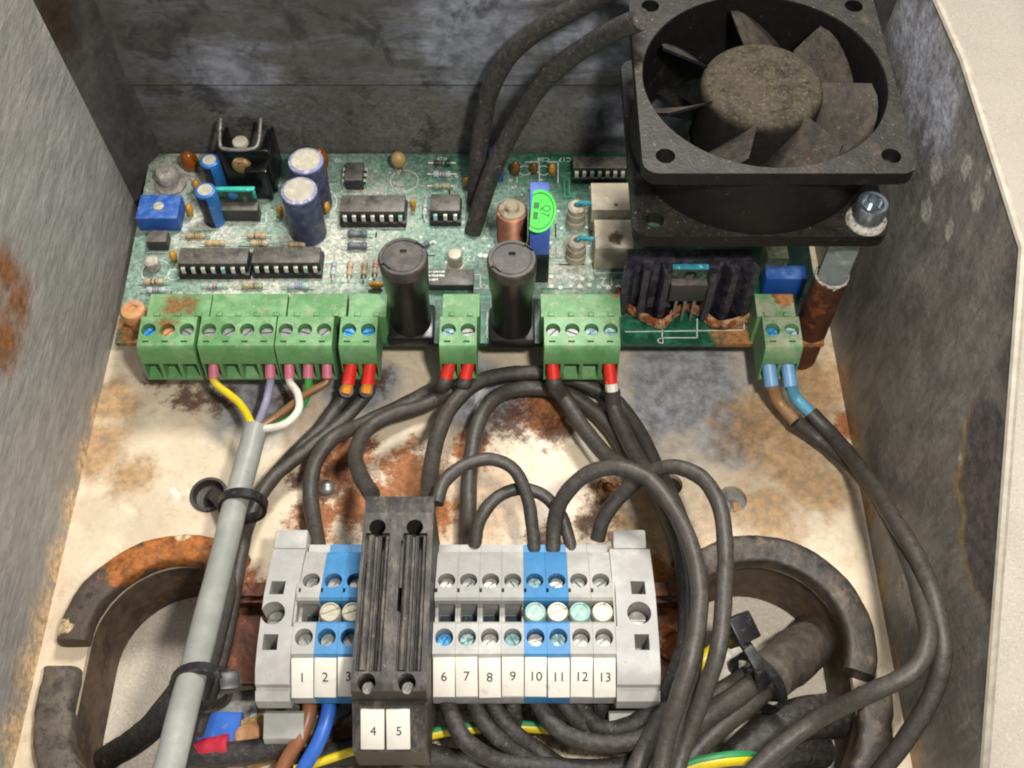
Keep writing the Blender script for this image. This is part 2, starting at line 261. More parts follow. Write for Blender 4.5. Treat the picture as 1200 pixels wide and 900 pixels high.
    M['sticker'] = mat('fluorescent_green_sticker', '#35c832', .45, vary=.06)
    M['sticker_dark'] = mat('dark_green_print', '#12601c', .5)
    M['sheath'] = mat('grey_cable_sheath', '#8d8e87', .45, 0, [L('#a6a69c', .48, .64, .06, 5, amt=.6), L('#9a7f5c', .64, .74, .15, 6, amt=.6), L('#6a675f', .62, .72, .3, 7, amt=.5)], vary=.06)
    for n, c in (('w_yellow', '#d6bd12'), ('w_violet', '#8a869c'), ('w_white', '#d5cfc0'), ('w_green', '#3f9a44'), ('w_brown', '#76512c'), ('w_blue', '#2f62b8'), ('w_rust', '#8d5a3a'), ('w_sky', '#5a9ab4'), ('w_tan', '#96714c'), ('f_red', '#d8281c'), ('f_pink', '#c66a7e'), ('f_blue', '#6f9cc0'), ('w_orange', '#d88a2c'), ('lug_red', '#b8283c'), ('w_pe', '#2f8a50')):
        M[n] = mat(n, c, .4, 0, [L('#8d8272', .60, .72, .5, 6, amt=.45)], vary=.1)
    M['zinc_strip'] = mat('zinc_strip', '#8a8880', .4, .5, [L('#5c5850', .5, .64, .3, 6)], vary=.2)
    M['brass'] = mat('tarnished_brass', '#a58a52', .5, .4, [L('#8a4f24', .5, .62, .25, 6), L('#d8cbb0', .6, .7, .3, 5)], vary=.2, bump=(.7, .5))
mk()

# ------------------------------------------------------------------ mesh helpers (mm)
def B(): return bmesh.new()
def box(bm, c, s, bev=0., rot=None, mi=0):
    r = bmesh.ops.create_cube(bm, size=1)
    vs = r['verts']
    for v in vs: v.co = Vector((v.co.x*s[0], v.co.y*s[1], v.co.z*s[2]))
    fs = set(f for v in vs for f in v.link_faces)
    if bev:
        es = list(set(e for v in vs for e in v.link_edges))
        r2 = bmesh.ops.bevel(bm, geom=es, offset=bev, segments=2, affect='EDGES', profile=.5)
        vs = list(set(vs_ for vs_ in r2['verts']) | set(v for v in vs if v.is_valid))
        fs = set(f for v in vs for f in v.link_faces)
    m = (rot.to_matrix().to_4x4() if isinstance(rot, Euler) else (rot or Matrix()))
    for v in vs: v.co = m @ v.co + Vector(c)
    for f in fs: f.material_index = mi
    return bm
def lathe(bm, prof, c=(0, 0, 0), seg=24, rot=None, mis=None):
    """profile of (radius, z), revolved about z"""
    rings = []; m = rot.to_matrix() if isinstance(rot, Euler) else (rot or Matrix.Identity(3)); c = Vector(c)
    for (r, z) in prof:
        if r < 1e-6: rings.append([bm.verts.new(m @ Vector((0, 0, z))+c)])
        else: rings.append([bm.verts.new(m @ Vector((r*math.cos(2*math.pi*i/seg), r*math.sin(2*math.pi*i/seg), z))+c) for i in range(seg)])
    for k in range(len(rings)-1):
        a, b = rings[k], rings[k+1]
        for i in range(seg):
            j = (i+1) % seg
            if len(a) == 1 and len(b) == 1: break
            if len(a) == 1: q = (a[0], b[j], b[i])
            elif len(b) == 1: q = (a[i], a[j], b[0])
            else: q = (a[i], a[j], b[j], b[i])
            f = bm.faces.new(q)
            if mis: f.material_index = mis[k]
    bmesh.ops.recalc_face_normals(bm, faces=bm.faces)
    return bm
def cyl(bm, c, r, h, seg=20, bev=.0, rot=None, r2=None):
    r2 = r if r2 is None else r2
    pr = [(0, 0), (r-bev, 0), (r, bev), (r2, h-bev), (r2-bev, h), (0, h)] if bev else [(0, 0), (r, 0), (r2, h), (0, h)]
    return lathe(bm, pr, c, seg, rot)
def prism(bm, poly, a, b, axis='x', mi=0):
    """extrude a polygon; axis x: poly is (y,z); axis z: poly is (x,y)"""
    def P3(p, t): return Vector((t, p[0], p[1])) if axis == 'x' else Vector((p[0], p[1], t))
    A = [bm.verts.new(P3(p, a)) for p in poly]; C = [bm.verts.new(P3(p, b)) for p in poly]
    n = len(poly); fs = [bm.faces.new(A[::-1]), bm.faces.new(C)]
    for i in range(n): fs.append(bm.faces.new((A[i], A[(i+1) % n], C[(i+1) % n], C[i])))
    for f in fs: f.material_index = mi
    bmesh.ops.recalc_face_normals(bm, faces=bm.faces)
    return bm
def spline(pts, n=7):
    pts = [Vector(p) for p in pts]
    if len(pts) == 2: return [pts[0].lerp(pts[1], i/n) for i in range(n+1)]
    out = []
    for i in range(len(pts)-1):
        p1, p2 = pts[i], pts[i+1]
        p0 = pts[i-1] if i else p1*2-p2
        p3 = pts[i+2] if i+2 < len(pts) else p2*2-p1
        # centripetal Catmull-Rom
        t0 = 0; t1 = t0+max(1e-4, (p1-p0).length)**.5; t2 = t1+max(1e-4, (p2-p1).length)**.5; t3 = t2+max(1e-4, (p3-p2).length)**.5
        for k in range(n):
            t = t1+(t2-t1)*k/n
            a1 = p0*((t1-t)/(t1-t0))+p1*((t-t0)/(t1-t0)); a2 = p1*((t2-t)/(t2-t1))+p2*((t-t1)/(t2-t1)); a3 = p2*((t3-t)/(t3-t2))+p3*((t-t2)/(t3-t2))
            b1 = a1*((t2-t)/(t2-t0))+a2*((t-t0)/(t2-t0)); b2 = a2*((t3-t)/(t3-t1))+a3*((t-t1)/(t3-t1))
            out.append(b1*((t2-t)/(t2-t1))+b2*((t-t1)/(t2-t1)))
    out.append(pts[-1]); return out
def tube(bm, pts, r, seg=12, n=7, closed=False, flat=None, raw=False, mi=0):
    """round (or flat: (half width, half height)) tube along a smooth path; r may be a list over the path"""
    P_ = [Vector(p) for p in pts] if raw else spline(pts, n)
    N = len(P_); up = None; rings = []
    for i, p in enumerate(P_):
        t = (P_[(i+1) % N if closed else min(i+1, N-1)]-P_[(i-1) % N if closed else max(i-1, 0)]).normalized()
        if up is None:
            up = Vector((0, 0, 1)) if abs(t.z) < .9 else Vector((0, 1, 0))
        up = (up-t*up.dot(t)).normalized(); sd = t.cross(up)
        rr = r if not isinstance(r, (list, tuple)) else r[min(len(r)-1, int(i/max(1, N-1)*(len(r)-1)+.5))]
        ring = []
        for k in range(seg):
            a = 2*math.pi*k/seg
            x, y = (math.cos(a)*rr, math.sin(a)*rr) if not flat else (math.copysign(abs(math.cos(a))**.5, math.cos(a))*flat[0], math.copysign(abs(math.sin(a))**.5, math.sin(a))*flat[1])
            ring.append(bm.verts.new(p+sd*x+up*y))
        rings.append(ring)
    fs = []
    for i in range(N if closed else N-1):
        a, b = rings[i], rings[(i+1) % N]
        for k in range(seg): fs.append(bm.faces.new((a[k], a[(k+1) % seg], b[(k+1) % seg], b[k])))
    if not closed:
        fs.append(bm.faces.new(rings[0][::-1])); fs.append(bm.faces.new(rings[-1]))
    for f in fs: f.material_index = mi
    bmesh.ops.recalc_face_normals(bm, faces=bm.faces)
    return bm
def blob(bm, c, s, seg=14, rot=None):
    r = bmesh.ops.create_uvsphere(bm, u_segments=seg, v_segments=max(6, seg//2+2), radius=1)
    m = rot.to_matrix() if rot else Matrix.Identity(3)
    for v in r['verts']: v.co = m @ Vector((v.co.x*s[0], v.co.y*s[1], v.co.z*s[2]))+Vector(c)
    return bm
def rough_up(bm, amp, scale=.6, seed=0):
    from mathutils import noise
    bm.normal_update()
    for v in bm.verts: v.co += v.normal*noise.noise(v.co*scale+Vector((seed, 0, 0)))*amp
    return bm
def to_mesh(bm, name, off=(0, 0, 0), ang=35):
    off = Vector(off)
    for v in bm.verts: v.co = (v.co-off)*S
    me = bpy.data.meshes.new(name); bm.to_mesh(me); bm.free()
    for p in me.polygons: p.use_smooth = True
    me.set_sharp_from_angle(angle=R(ang))
    return me
def cut(bm, *cutters):
    """exact boolean difference"""
    me = bpy.data.meshes.new('t'); bm.to_mesh(me); bm.free()
    o = bpy.data.objects.new('t', me); COL.objects.link(o); tmp = []
    for cb in cutters:
        m2 = bpy.data.meshes.new('c'); cb.to_mesh(m2); cb.free(); c = bpy.data.objects.new('c', m2); COL.objects.link(c); tmp.append(c)
        md = o.modifiers.new('b', 'BOOLEAN'); md.operation = 'DIFFERENCE'; md.solver = 'EXACT'; md.object = c; md.use_self = True
    dg = bpy.context.evaluated_depsgraph_get()
    res = bpy.data.meshes.new_from_object(o.evaluated_get(dg))
    nb = bmesh.new(); nb.from_mesh(res)
    for x in tmp+[o]:
        d = x.data; bpy.data.objects.remove(x); bpy.data.meshes.remove(d)
    bpy.data.meshes.remove(res)
    return nb
def text_mesh(body, size, name='printed_number', th=.02, align='CENTER', squash=1.):
    cu = bpy.data.curves.new(name, 'FONT'); cu.body = body; cu.size = size; cu.align_x = align; cu.align_y = 'CENTER'; cu.extrude = th; cu.resolution_u = 3
    o = bpy.data.objects.new(name, cu); COL.objects.link(o)
    dg = bpy.context.evaluated_depsgraph_get(); me = bpy.data.meshes.new_from_object(o.evaluated_get(dg))
    bpy.data.objects.remove(o); bpy.data.curves.remove(cu)
    bm = bmesh.new(); bm.from_mesh(me); bpy.data.meshes.remove(me)
    return bm
def place(bm, loc, rot=None, sc_=1):
    m = Matrix.Translation(Vector(loc)) @ (rot.to_matrix().to_4x4() if rot else Matrix())
    bmesh.ops.transform(bm, matrix=m, verts=bm.verts); return bm
def merge(bm, other, mi=0):
    me = bpy.data.meshes.new('m'); other.to_mesh(me); other.free()
    n0 = len(bm.faces); bm.from_mesh(me); bpy.data.meshes.remove(me)
    bm.faces.ensure_lookup_table()
    for f in bm.faces[n0:]: f.material_index = mi
    return bm

# ------------------------------------------------------------------ object helpers
def tag(o, label=None, cat=None, group=None, kind=None):
    if label: o['label'] = label
    if cat: o['category'] = cat
    if group: o['group'] = group
    if kind: o['kind'] = kind
    return o
class Thing:
    """an Empty at the thing's base; parts are built in world mm and stored relative to it"""
    def __init__(s, name, label, cat, base, group=None):
        s.o = bpy.data.objects.new(name, None); s.o.empty_display_size = .004; COL.objects.link(s.o)
        s.b = Vector(base); s.o.location = s.b*S; tag(s.o, label, cat, group)
    def part(s, name, bm, m, parent=None, label=None, ang=35, kind=None):
        me = bm if isinstance(bm, bpy.types.Mesh) else to_mesh(bm, name, s.b, ang)
        o = bpy.data.objects.new(name, me); COL.objects.link(o); o.parent = parent or s.o
        if not me.materials:
            for x in (m if isinstance(m, (list, tuple)) else [m]): me.materials.append(x)
        return tag(o, label, None, None, kind)
    def inst(s, name, me, loc, parent=None, rz=0, rot=None, label=None):
        """a repeat that shares mesh data (built round its own origin); parents in this file have no transform inside a thing"""
        o = bpy.data.objects.new(name, me); COL.objects.link(o); o.parent = parent or s.o
        o.location = (Vector(loc)-s.b)*S; o.rotation_euler = rot or (0, 0, rz)
        return tag(o, label)
def single(name, bm, m, label, cat, group=None, base=None, ang=35, kind=None):
    if base is None:
        n = max(1, len(bm.verts)); base = Vector((sum(v.co.x for v in bm.verts)/n, sum(v.co.y for v in bm.verts)/n, min((v.co.z for v in bm.verts), default=0)))
    me = to_mesh(bm, name, base, ang); o = bpy.data.objects.new(name, me); COL.objects.link(o); o.location = Vector(base)*S
    for x in (m if isinstance(m, (list, tuple)) else [m]): me.materials.append(x)
    return tag(o, label, cat, group, kind)
def shared(bm, name, *ms):
    me = to_mesh(bm, name)
    for x in ms: me.materials.append(x)
    return me

# ================================================================== worktop and enclosure
bm = B(); box(bm, (0, 0, -25), (1600, 1600, 8)); single('worktop', bm, M['worktop'], 'pale speckled worktop under the metal enclosure', None, kind='structure')
HL = (-84, -76); HR = (62, -76); SL = 18
def stad(c, r, n=24):
    return [(c[0]+r*math.cos(math.pi*i/n), c[1]+r*math.sin(math.pi*i/n)) for i in range(n+1)]+[(c[0]-r*math.cos(math.pi*i/n), c[1]-SL-r*math.sin(math.pi*i/n)) for i in range(n+1)]
enc = Thing('metal_enclosure', 'open grey metal enclosure with grimy walls and a rust stained cream floor', 'enclosure', (0, 0, -2))
bm = B(); box(bm, (-11, -38, -1), (214, 236, 2))
cs = []
for (cx, cy), r in ((HL, 21), (HR, 21)): c = B(); prism(c, stad((cx, cy), r), -5, 5, 'z'); cs.append(c)
for p, r in ((at(858, 585, 0), 3.9), (at(786, 568, 0), 3.2), (at(245, 580, 0), 4.4)): c = B(); cyl(c, (p.x, p.y, -5), r, 10, 24); cs.append(c)
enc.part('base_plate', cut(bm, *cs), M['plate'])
def wall(name, quad, th, m):
    bm = B(); v = [Vector(q) for q in quad]; n = (v[1]-v[0]).cross(v[2]-v[0]).normalized()*-th
    return v, n
def slab(quad, th):
    """quad: inside face, ordered so that its normal faces inside"""
    bm = B(); v = [Vector(q) for q in quad]; n = (v[1]-v[0]).cross(v[2]-v[0]).normalized()
    A = [bm.verts.new(p) for p in v]; C = [bm.verts.new(p-n*th) for p in v]; k = len(v)
    bm.faces.new(A); bm.faces.new(C[::-1])
    for i in range(k): bm.faces.new((A[i], A[(i+1) % k], C[(i+1) % k], C[i]))
    bmesh.ops.recalc_face_normals(bm, faces=bm.faces); return bm
rimY = [(62, 84), (45, 97), (20, 100), (-32, 100), (-114, 35), (-156, 3)]
def leanx(x0, k, z): return x0+k*z
lw = [(-116.5, 62, -2), (-116.5, -156, -2)]+[(leanx(-116.5, -.045, z), y, z) for y, z in rimY[::-1]]
enc.part('side_wall', slab(lw[::-1], 1.6), M['side_wall'], label='grey side wall with an orange rust stain')
rw = [(93.5, 62, -2), (93.5, -156, -2)]+[(leanx(93.5, .038, z), y, z) for y, z in rimY[::-1]]
rwo = enc.part('side_wall', slab(rw, 1.6), M['side_wall_dirty'], label='scuffed dark side wall beside the fan')
bm = B(); tube(bm, [(leanx(94.3, .038, z), y, z+.2) for y, z in rimY], 1.0, 8, 4, raw=True); enc.part('rim_edge', bm, M['rim'], parent=rwo)
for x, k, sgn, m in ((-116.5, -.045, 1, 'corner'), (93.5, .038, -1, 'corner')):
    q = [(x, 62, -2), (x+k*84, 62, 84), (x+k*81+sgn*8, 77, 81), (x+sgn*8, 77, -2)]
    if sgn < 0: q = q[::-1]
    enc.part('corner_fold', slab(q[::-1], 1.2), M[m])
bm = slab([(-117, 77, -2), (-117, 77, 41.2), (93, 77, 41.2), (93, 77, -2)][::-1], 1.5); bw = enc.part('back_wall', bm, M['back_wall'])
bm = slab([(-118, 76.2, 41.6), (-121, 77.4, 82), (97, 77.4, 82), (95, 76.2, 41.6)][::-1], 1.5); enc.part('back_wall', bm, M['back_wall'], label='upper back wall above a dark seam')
bm = B(); box(bm, (-11, 77.2, 41.4), (206, 1.2, .8)); enc.part('seam', bm, M['seam'], parent=bw)
for (cx, cy) in (HL, HR):
    bm = B(); loops = [[bm.verts.new((x, y, z)) for x, y in stad((cx, cy), r)] for r, z in ((20.3, -20.8), (21.2, -.2), (22.6, -.2), (22.0, -20.8))]
    for A_, C_ in zip(loops, loops[1:]):
        for i in range(len(A_)): bm.faces.new((A_[i], A_[(i+1) % len(A_)], C_[(i+1) % len(A_)], C_[i]))
    bmesh.ops.recalc_face_normals(bm, faces=bm.faces)
    enc.part('cable_spout', bm, M['spout'])
bm = B(); p = at(383, 572, 0); lathe(bm, [(2.2, 0), (2.2, .8), (1.6, 1.6), (0, 2.2)], p, 16); enc.part('rivet', bm, M['screw_bright'])
bm = B(); p = at(712, 573, 0); lathe(bm, [(3.2, .05), (3.0, .9), (1.7, 1.0), (1.5, .2), (0, .2)], p, 20); rough_up(bm, .2, .8); enc.part('rivet', bm, M['rust'], label='rusty hollow rivet in the cream floor')
bm = B(); p = at(858, 585, 0); cyl(bm, (p.x, p.y, -3.2), 4.6, 1.6, 24); enc.part('backing_disc', bm, M['zinc_strip'])
bm = B(); box(bm, (p.x+1.2, p.y-2.2, -1.4), (1.6, 3.4, .6)); enc.part('bracket', bm, M['screw_rust'])

# rubber rings round the cable holes
def arc_ring(c, r, a0, a1, hw, hh, z, m, label, grp, amp=.5):
    bm = B(); n = max(8, int(abs(a1-a0)/2)); pts = []
    for i in range(n+1):
        a = R(a0+(a1-a0)*i/n); pts.append((c[0]+r*math.cos(a), c[1]+r*math.sin(a), z))
    tube(bm, pts, 1, 24, flat=(hw, hh), raw=True); rough_up(bm, amp*.7, .15, r); rough_up(bm, .12, .9, r); single('edge_grommet', bm, m, label, 'grommet', grp)
G = 'broken rubber rings round the cable holes'
arc_ring(HL, 23.6, 182, 52, 3.9, 3.0, 2.9, M['grommet_rust'], 'rust coated half ring above the cable hole beside the grey cable', G)
def side_ring(c, r, sgn, y0, a1, hw, z, m, label):
    pts = [(c[0]+sgn*(r+.8), y, z) for y in (y0, y0-1.2, y0-2.4, y0-3.6, y0-5, c[1]-SL)]+[(c[0]+sgn*r*math.cos(R(a)), c[1]-SL-r*math.sin(R(a)), z) for a in range(4, a1, 3)]
    bm = B(); tube(bm, pts, 1, 16, flat=(hw, 3.0), raw=True); rough_up(bm, .5, .35, r); single('edge_grommet', bm, m, label, 'grommet', G)
side_ring(HL, 23.8, -1, -83.5, 75, 4.4, 2.9, M['grommet_gray'], 'grey brown ring piece below the gap in the rust coated half ring')
arc_ring(HR, 23.4, 158, -22, 3.8, 3.0, 2.9, M['grommet'], 'black half ring around the hole the thick sleeved cable enters', G)
side_ring(HR, 23.6, 1, -88, 60, 3.9, 2.9, M['grommet'], 'black ring piece under the wires by the scuffed wall, below the longer half ring')

# ================================================================== circuit board
ZB = 13.6
pcb = Thing('circuit_board', 'dusty green circuit board crowded with components under the fan', 'circuit board', (-12, 40, 12))
bm = B(); prism(bm, [(-112.5, 76), (-110, 5), (86.5, 4.6), (88, 76)], 12, ZB, 'z')
board = pcb.part('board', bm, M['board'])
def on(px, py, z=ZB): return at(px, py, z)

# printed lines and letters
sk = B()
def ring(px, py, r, wd=.25):
    p = on(px, py); lathe(sk, [(r-wd, ZB+.06), (r-wd, ZB+.09), (r, ZB+.09), (r, ZB+.06)], (p.x, p.y, 0), 32)
def line(a, b, wd=.3):
    p, q = on(*a), on(*b); d = q-p; m = Matrix.Rotation(math.atan2(d.y, d.x), 3, 'Z').to_4x4()
    box(sk, (*(p+q).xy/2, ZB+.08), (d.length+wd, wd, .04), rot=m)
def poly(*pts):
    for a, b in zip(pts, pts[1:]): line(a, b)
for q in ((250, 262, 4.3), (372, 238, 6), (366, 270, 6), (183, 318, 4.2), (474, 212, 4.4), (204, 322, 2), (222, 268, 2), (385, 268, 2), (505, 255, 2), (615, 200, 2), (637, 200, 2)): ring(*q)
poly((733, 389), (872, 387), (872, 372)); poly((776, 372), (776, 396), (817, 396), (817, 374))
poly((455, 366), (455, 397), (508, 397), (508, 366)); poly((571, 366), (571, 397), (626, 397), (626, 366))
poly((172, 296), (196, 296)); poly((555, 322), (563, 322), (563, 338), (556, 338)); poly((693, 320), (735, 320)); poly((693, 320), (693, 312))
poly((268, 262), (312, 262), (312, 250)); poly((600, 192), (606, 192), (606, 214)); poly((642, 190), (654, 190), (654, 214)); poly((616, 190), (632, 190), (632, 214))
for t, px, py, sz in (('12', 712, 330, 4.6), ('R28', 690, 317, 2.6), ('C17', 662, 187, 2.4), ('C28', 637, 187, 2.2), ('02', 396, 188, 2.2), ('T2', 553, 303, 2.6), ('K1', 567, 336, 2.4), ('R29', 518, 186, 2.), ('D', 774, 399, 2.6), ('C8', 292, 258, 2.), ('R7', 268, 268, 2.2), ('+', 568, 279, 4), ('R4', 240, 284, 2.2)):
    tb = text_mesh(t, sz, 'print', .02); place(tb, on(px, py)+Vector((0, 0, .08)), Euler((0, 0, math.pi))); merge(sk, tb)
tr_ = B(); rng = random.Random(4)
for k in range(130):
    x = rng.uniform(-105, 22); y = rng.uniform(16, 72); hz = rng.random() < .55
    for j in range(rng.choice((1, 2, 3))):
        ln = rng.uniform(3, 13); wd = .45
        if hz: box(tr_, (x+ln/2, y, ZB+.015), (ln, wd, .05)); x += ln
        else: box(tr_, (x, y-ln/2 if y-ln > 14 else y-.5, ZB+.02), (wd, ln if y-ln > 14 else 1, .05)); y = max(15, y-ln)
        hz = not hz
pcb.part('copper_trace', tr_, M['trace'], parent=board, kind='stuff')
pd = B()
for (px0, px1, py, n) in ((211, 289, 284, 7), (297, 374, 284, 7), (400, 474, 223, 7), (505, 539, 222, 3), (400, 474, 266, 7), (560, 572, 300, 2), (640, 700, 326, 5), (480, 500, 345, 2), (190, 360, 345, 12), (640, 730, 336, 8)):
    for i in range(n):
        p = on(px0+(i+.5)*(px1-px0)/n, py+random.uniform(-2, 2)); cyl(pd, (p.x, p.y, ZB-.1), .75, .28, 10)
for i in range(150):
    p = on(random.uniform(190, 700), random.uniform(200, 335)); cyl(pd, (p.x, p.y, ZB-.1), random.uniform(.3, .7), .25, 8)
pcb.part('solder_pad', pd, M['tin'], parent=board, kind='stuff')
pcb.part('silkscreen', sk, M['silk'], parent=board, kind='stuff')

# fixed green headers behind the plugs
def header(px0, px1, m, yb=13.2, zt=25.5):
    x0 = at(px0, 358, zt).x; x1 = at(px1, 358, zt).x
    bm = B(); prism(bm, [(5.3, ZB), (5.3, 22), (5.6, zt-.4), (yb-.4, zt), (yb, zt-.4), (yb, ZB)], x0, x1, 'x')
    n = max(2, round((x1-x0)/5.08))
    for i in range(n):
        box(bm, (x0+(i+.5)*(x1-x0)/n, 6.1, zt), (1.6, 1.4, .8), .2)
    pcb.part('terminal_header', bm, m)
for a, b, k in ((174, 246.5, 'terminal'), (248, 336, 'terminal'), (338, 406, 'terminal'), (409, 453, 'terminal'), (519, 562, 'terminal'), (634, 727, 'terminal'), (886, 931, 'terminal_old')): header(a, b, M[k])

# DIP chips: body, socket, pins
pin_me = None
def dip(px0, px1, py0, py1, zt, npin, back=True, socket=True, m='chip'):
    """top face spans the given pixels"""
    global pin_me
    a = at(px0, py0, zt); b = at(px1, py1, zt); x0, x1, y1, y0 = a.x, b.x, a.y, b.y
    bm = B(); bz = ZB+(2.0 if socket else .8)
    box(bm, ((x0+x1)/2, (y0+y1)/2, (zt+bz)/2), (x1-x0, y1-y0, zt-bz), .35)
    c = pcb.part('chip', bm, M[m])
    if socket:
        bm = B(); box(bm, ((x0+x1)/2, (y0+y1)/2, ZB+1.1), (x1-x0+.4, y1-y0+2.6, 2.0), .15); pcb.part('socket', bm, M['socket'], parent=c)
    if pin_me is None:
        q = B(); box(q, (0, -.35, .2), (1.15, .9, .35), .08); box(q, (0, -.75, -.9), (1.15, .3, 2.0), .08); pin_me = shared(q, 'pin', M['tin'])
    for i in range(npin):
        x = x0+(i+.5)*(x1-x0)/npin; zz = (zt+bz)/2+.2
        pcb.inst('pin', pin_me, (x, y0, zz), c)
        if back: pcb.inst('pin', pin_me, (x, y1, zz), c, math.pi)
    return c
dip(211, 289, 290, 309, 19.4, 7); dip(297, 374, 289, 308, 19.4, 7); dip(400, 474, 228, 248, 19.4, 7); dip(505, 539, 227, 247, 19.2, 3)
dip(671, 735, 183, 197, 19, 7)
c = dip(503, 555, 315, 334, 17, 0, socket=False)
rp = random.Random(3)
for i, wd in enumerate((17, 16.5, 11)):                                # the photo's print is too blurred to read: worn flecks of white
    bm = B(); x = 503.5
    while x < 503.5+wd:
        p = at(x, 318.5+i*4.6, 17); box(bm, (p.x, p.y+rp.uniform(-.1, .1), 17.03), (rp.uniform(.28, .5), rp.uniform(.4, .8), .04)); x += rp.uniform(1.7, 2.9)
    pcb.part('printed_line', bm, M['silk'], parent=c, kind='stuff')
bm = B(); p = at(415, 201, 18); box(bm, (p.x, p.y, 16), (5.6, 7.5, 4.4), .4); c = pcb.part('optocoupler', bm, M['chip'])
for i in range(3):
    for s in (-1, 1):
        pcb.inst('pin', pin_me, (p.x+s*2.9, p.y+(i-1)*2.3, 16.4), c, s*R(90))
bm = B(); p = at(184, 277, 17.8); box(bm, (p.x, p.y, 16), (5.8, 4.4, 4.0), .3); pcb.part('relay_chip', bm, M['chip'])

# electrolytic cans
def can(tx, ty, zt, r, m, lean=(0, 0), m2=None):
    p = at(tx, ty, zt); h = zt-ZB; sh = Matrix.Identity(3)
    bm = B()
    lathe(bm, [(r-.2, .2), (r, .6), (r, 1.4), (r-.3, 1.9), (r, 2.4), (r, h-.9), (r-.15, h-.4), (r-.9, h-.05)], (0, 0, 0), 32, mis=[0]*8)
    for v in bm.verts: v.co += Vector((p.x-lean[0]*(1-v.co.z/h), p.y-lean[1]*(1-v.co.z/h), ZB))
    if m2:
        for f in bm.faces:
            c = f.calc_center_median()-Vector((p.x, p.y, 0))
            if f.calc_center_median().z < zt-1.2 and math.degrees(math.atan2(c.y, c.x)) % 360 in [] : pass
            a = math.degrees(math.atan2(c.y, c.x)) % 360
            if f.calc_center_median().z < zt-1.0 and (150 < a < 280): f.material_index = 1
    for f in bm.faces:
        if f.calc_center_median().z > zt-1.0: f.material_index = 2
    o = pcb.part('capacitor_can', bm, [M[m], M[m2 or m], M['cap_rim' if m == 'cap_navy' else m]])
    bm = B(); lathe(bm, [(r-.9, zt-.08), (r-1.0, zt+.0), (0, zt+.02)], (p.x, p.y, 0), 28); pcb.part('can_top', bm, M['cap_top'], parent=o)
    return o
can(358, 187, 33, 5.1, 'cap_navy'); can(350, 222, 33, 5.2, 'cap_navy')
can(245, 187, 27.5, 2.9, 'cap_blue', m2='cap_black'); can(240, 222, 27.5, 3.1, 'cap_blue', m2='cap_black')
can(176, 304, 17.6, 2.2, 'screw_gray')
bm = B(); p = at(533, 297, 19); lathe(bm, [(2.6, ZB), (2.6, ZB+.6), (2.1, ZB+.8), (2.1, 18.6), (1.8, 19), (0, 19.1)], (p.x, p.y, 0), 20); pcb.part('metal_transistor', bm, [M['screw_cream']])

# small blob capacitors
def disc(px, py, w_, d_, h_, m, zc=None, rz=0):
    zc = zc or ZB+h_/2+.6; p = at(px, py, zc)
    bm = B(); blob(bm, p, (w_/2, d_/2, h_/2), 14, Euler((0, 0, rz)))
    for s in (-1, 1):
        o = Vector((s*w_*.22, 0, 0)); o.rotate(Euler((0, 0, rz))); cyl(bm, (p.x+o.x, p.y+o.y, ZB), .25, max(.3, zc-ZB-h_*.3), 6)
    pcb.part('disc_capacitor', bm, M[m])
for q in ((222, 246, 2.2, 3.6, 4.2, 'ochre', None, .1), (230, 216, 2.2, 2.6, 3.4, 'ochre'), (328, 247, 1.9, 3.4, 4.2, 'ochre'), (383, 243, 2.0, 3.6, 4.2, 'ochre'), (346, 269, 4.2, 2.2, 3.0, 'ochre'),
          (203, 300, 2.1, 3.0, 4.0, 'ochre'), (484, 240, 1.8, 2.4, 4.4, 'ochre'), (441, 334, 4.4, 2.0, 2.6, 'ochre'), (548, 213, 3.2, 2.2, 3.6, 'ochre'), (222, 189, 5.4, 4.4, 8.0, 'amber'), (376, 187, 4.6, 4.0, 9, 'amber', 22),
          (604, 197, 3.0, 2.6, 6.0, 'brown'), (626, 197, 2.4, 2.4, 4.6, 'brown'), (647, 198, 2.2, 2.2, 4.4, 'ochre'), (467, 187, 4.8, 4.4, 5.6, 'tan', 19.5)): disc(*q)

# resistors and diodes
def resistor(px, py, ln, r, m, bands=(), rz=0, z=None):
    z = z or ZB+r+.2; p = at(px, py, z); ms = [M[m], M['tin']]+[M[b] for b in bands]
    bm = B(); prof = [(.01, -ln/2), (r*.8, -ln/2), (r*1.06, -ln/2+.5), (r*1.06, -ln*.26), (r*.88, -ln*.2)]
    mis = [0]*4; k = len(bands); x = -ln*.2
    for i in range(k):
        prof += [(r*.88, x+ln*.4*(i+.25)/k), (r*.9, x+ln*.4*(i+.27)/k), (r*.9, x+ln*.4*(i+.75)/k), (r*.88, x+ln*.4*(i+.77)/k)]; mis += [0, 0, 2+i, 0]
    prof += [(r*.88, ln*.2), (r*1.06, ln*.26), (r*1.06, ln/2-.5), (r*.8, ln/2), (.01, ln/2)]; mis += [0]*5
    lathe(bm, prof, (0, 0, 0), 12, mis=mis)
    for s in (-1, 1):
        tube(bm, [(0, 0, s*ln*.45), (0, 0, s*(ln/2+1.2)), (-r-.2 if False else 0, 0, s*(ln/2+1.8))], .28, 6, 2, mi=1)
    m4 = Matrix.Translation(p) @ Matrix.Rotation(rz, 4, 'Z') @ Matrix.Rotation(R(90), 4, 'Y')
    bmesh.ops.transform(bm, matrix=m4, verts=bm.verts)
    pcb.part('resistor' if m not in ('res_gray',) else 'diode', bm, ms)
V = R(90)
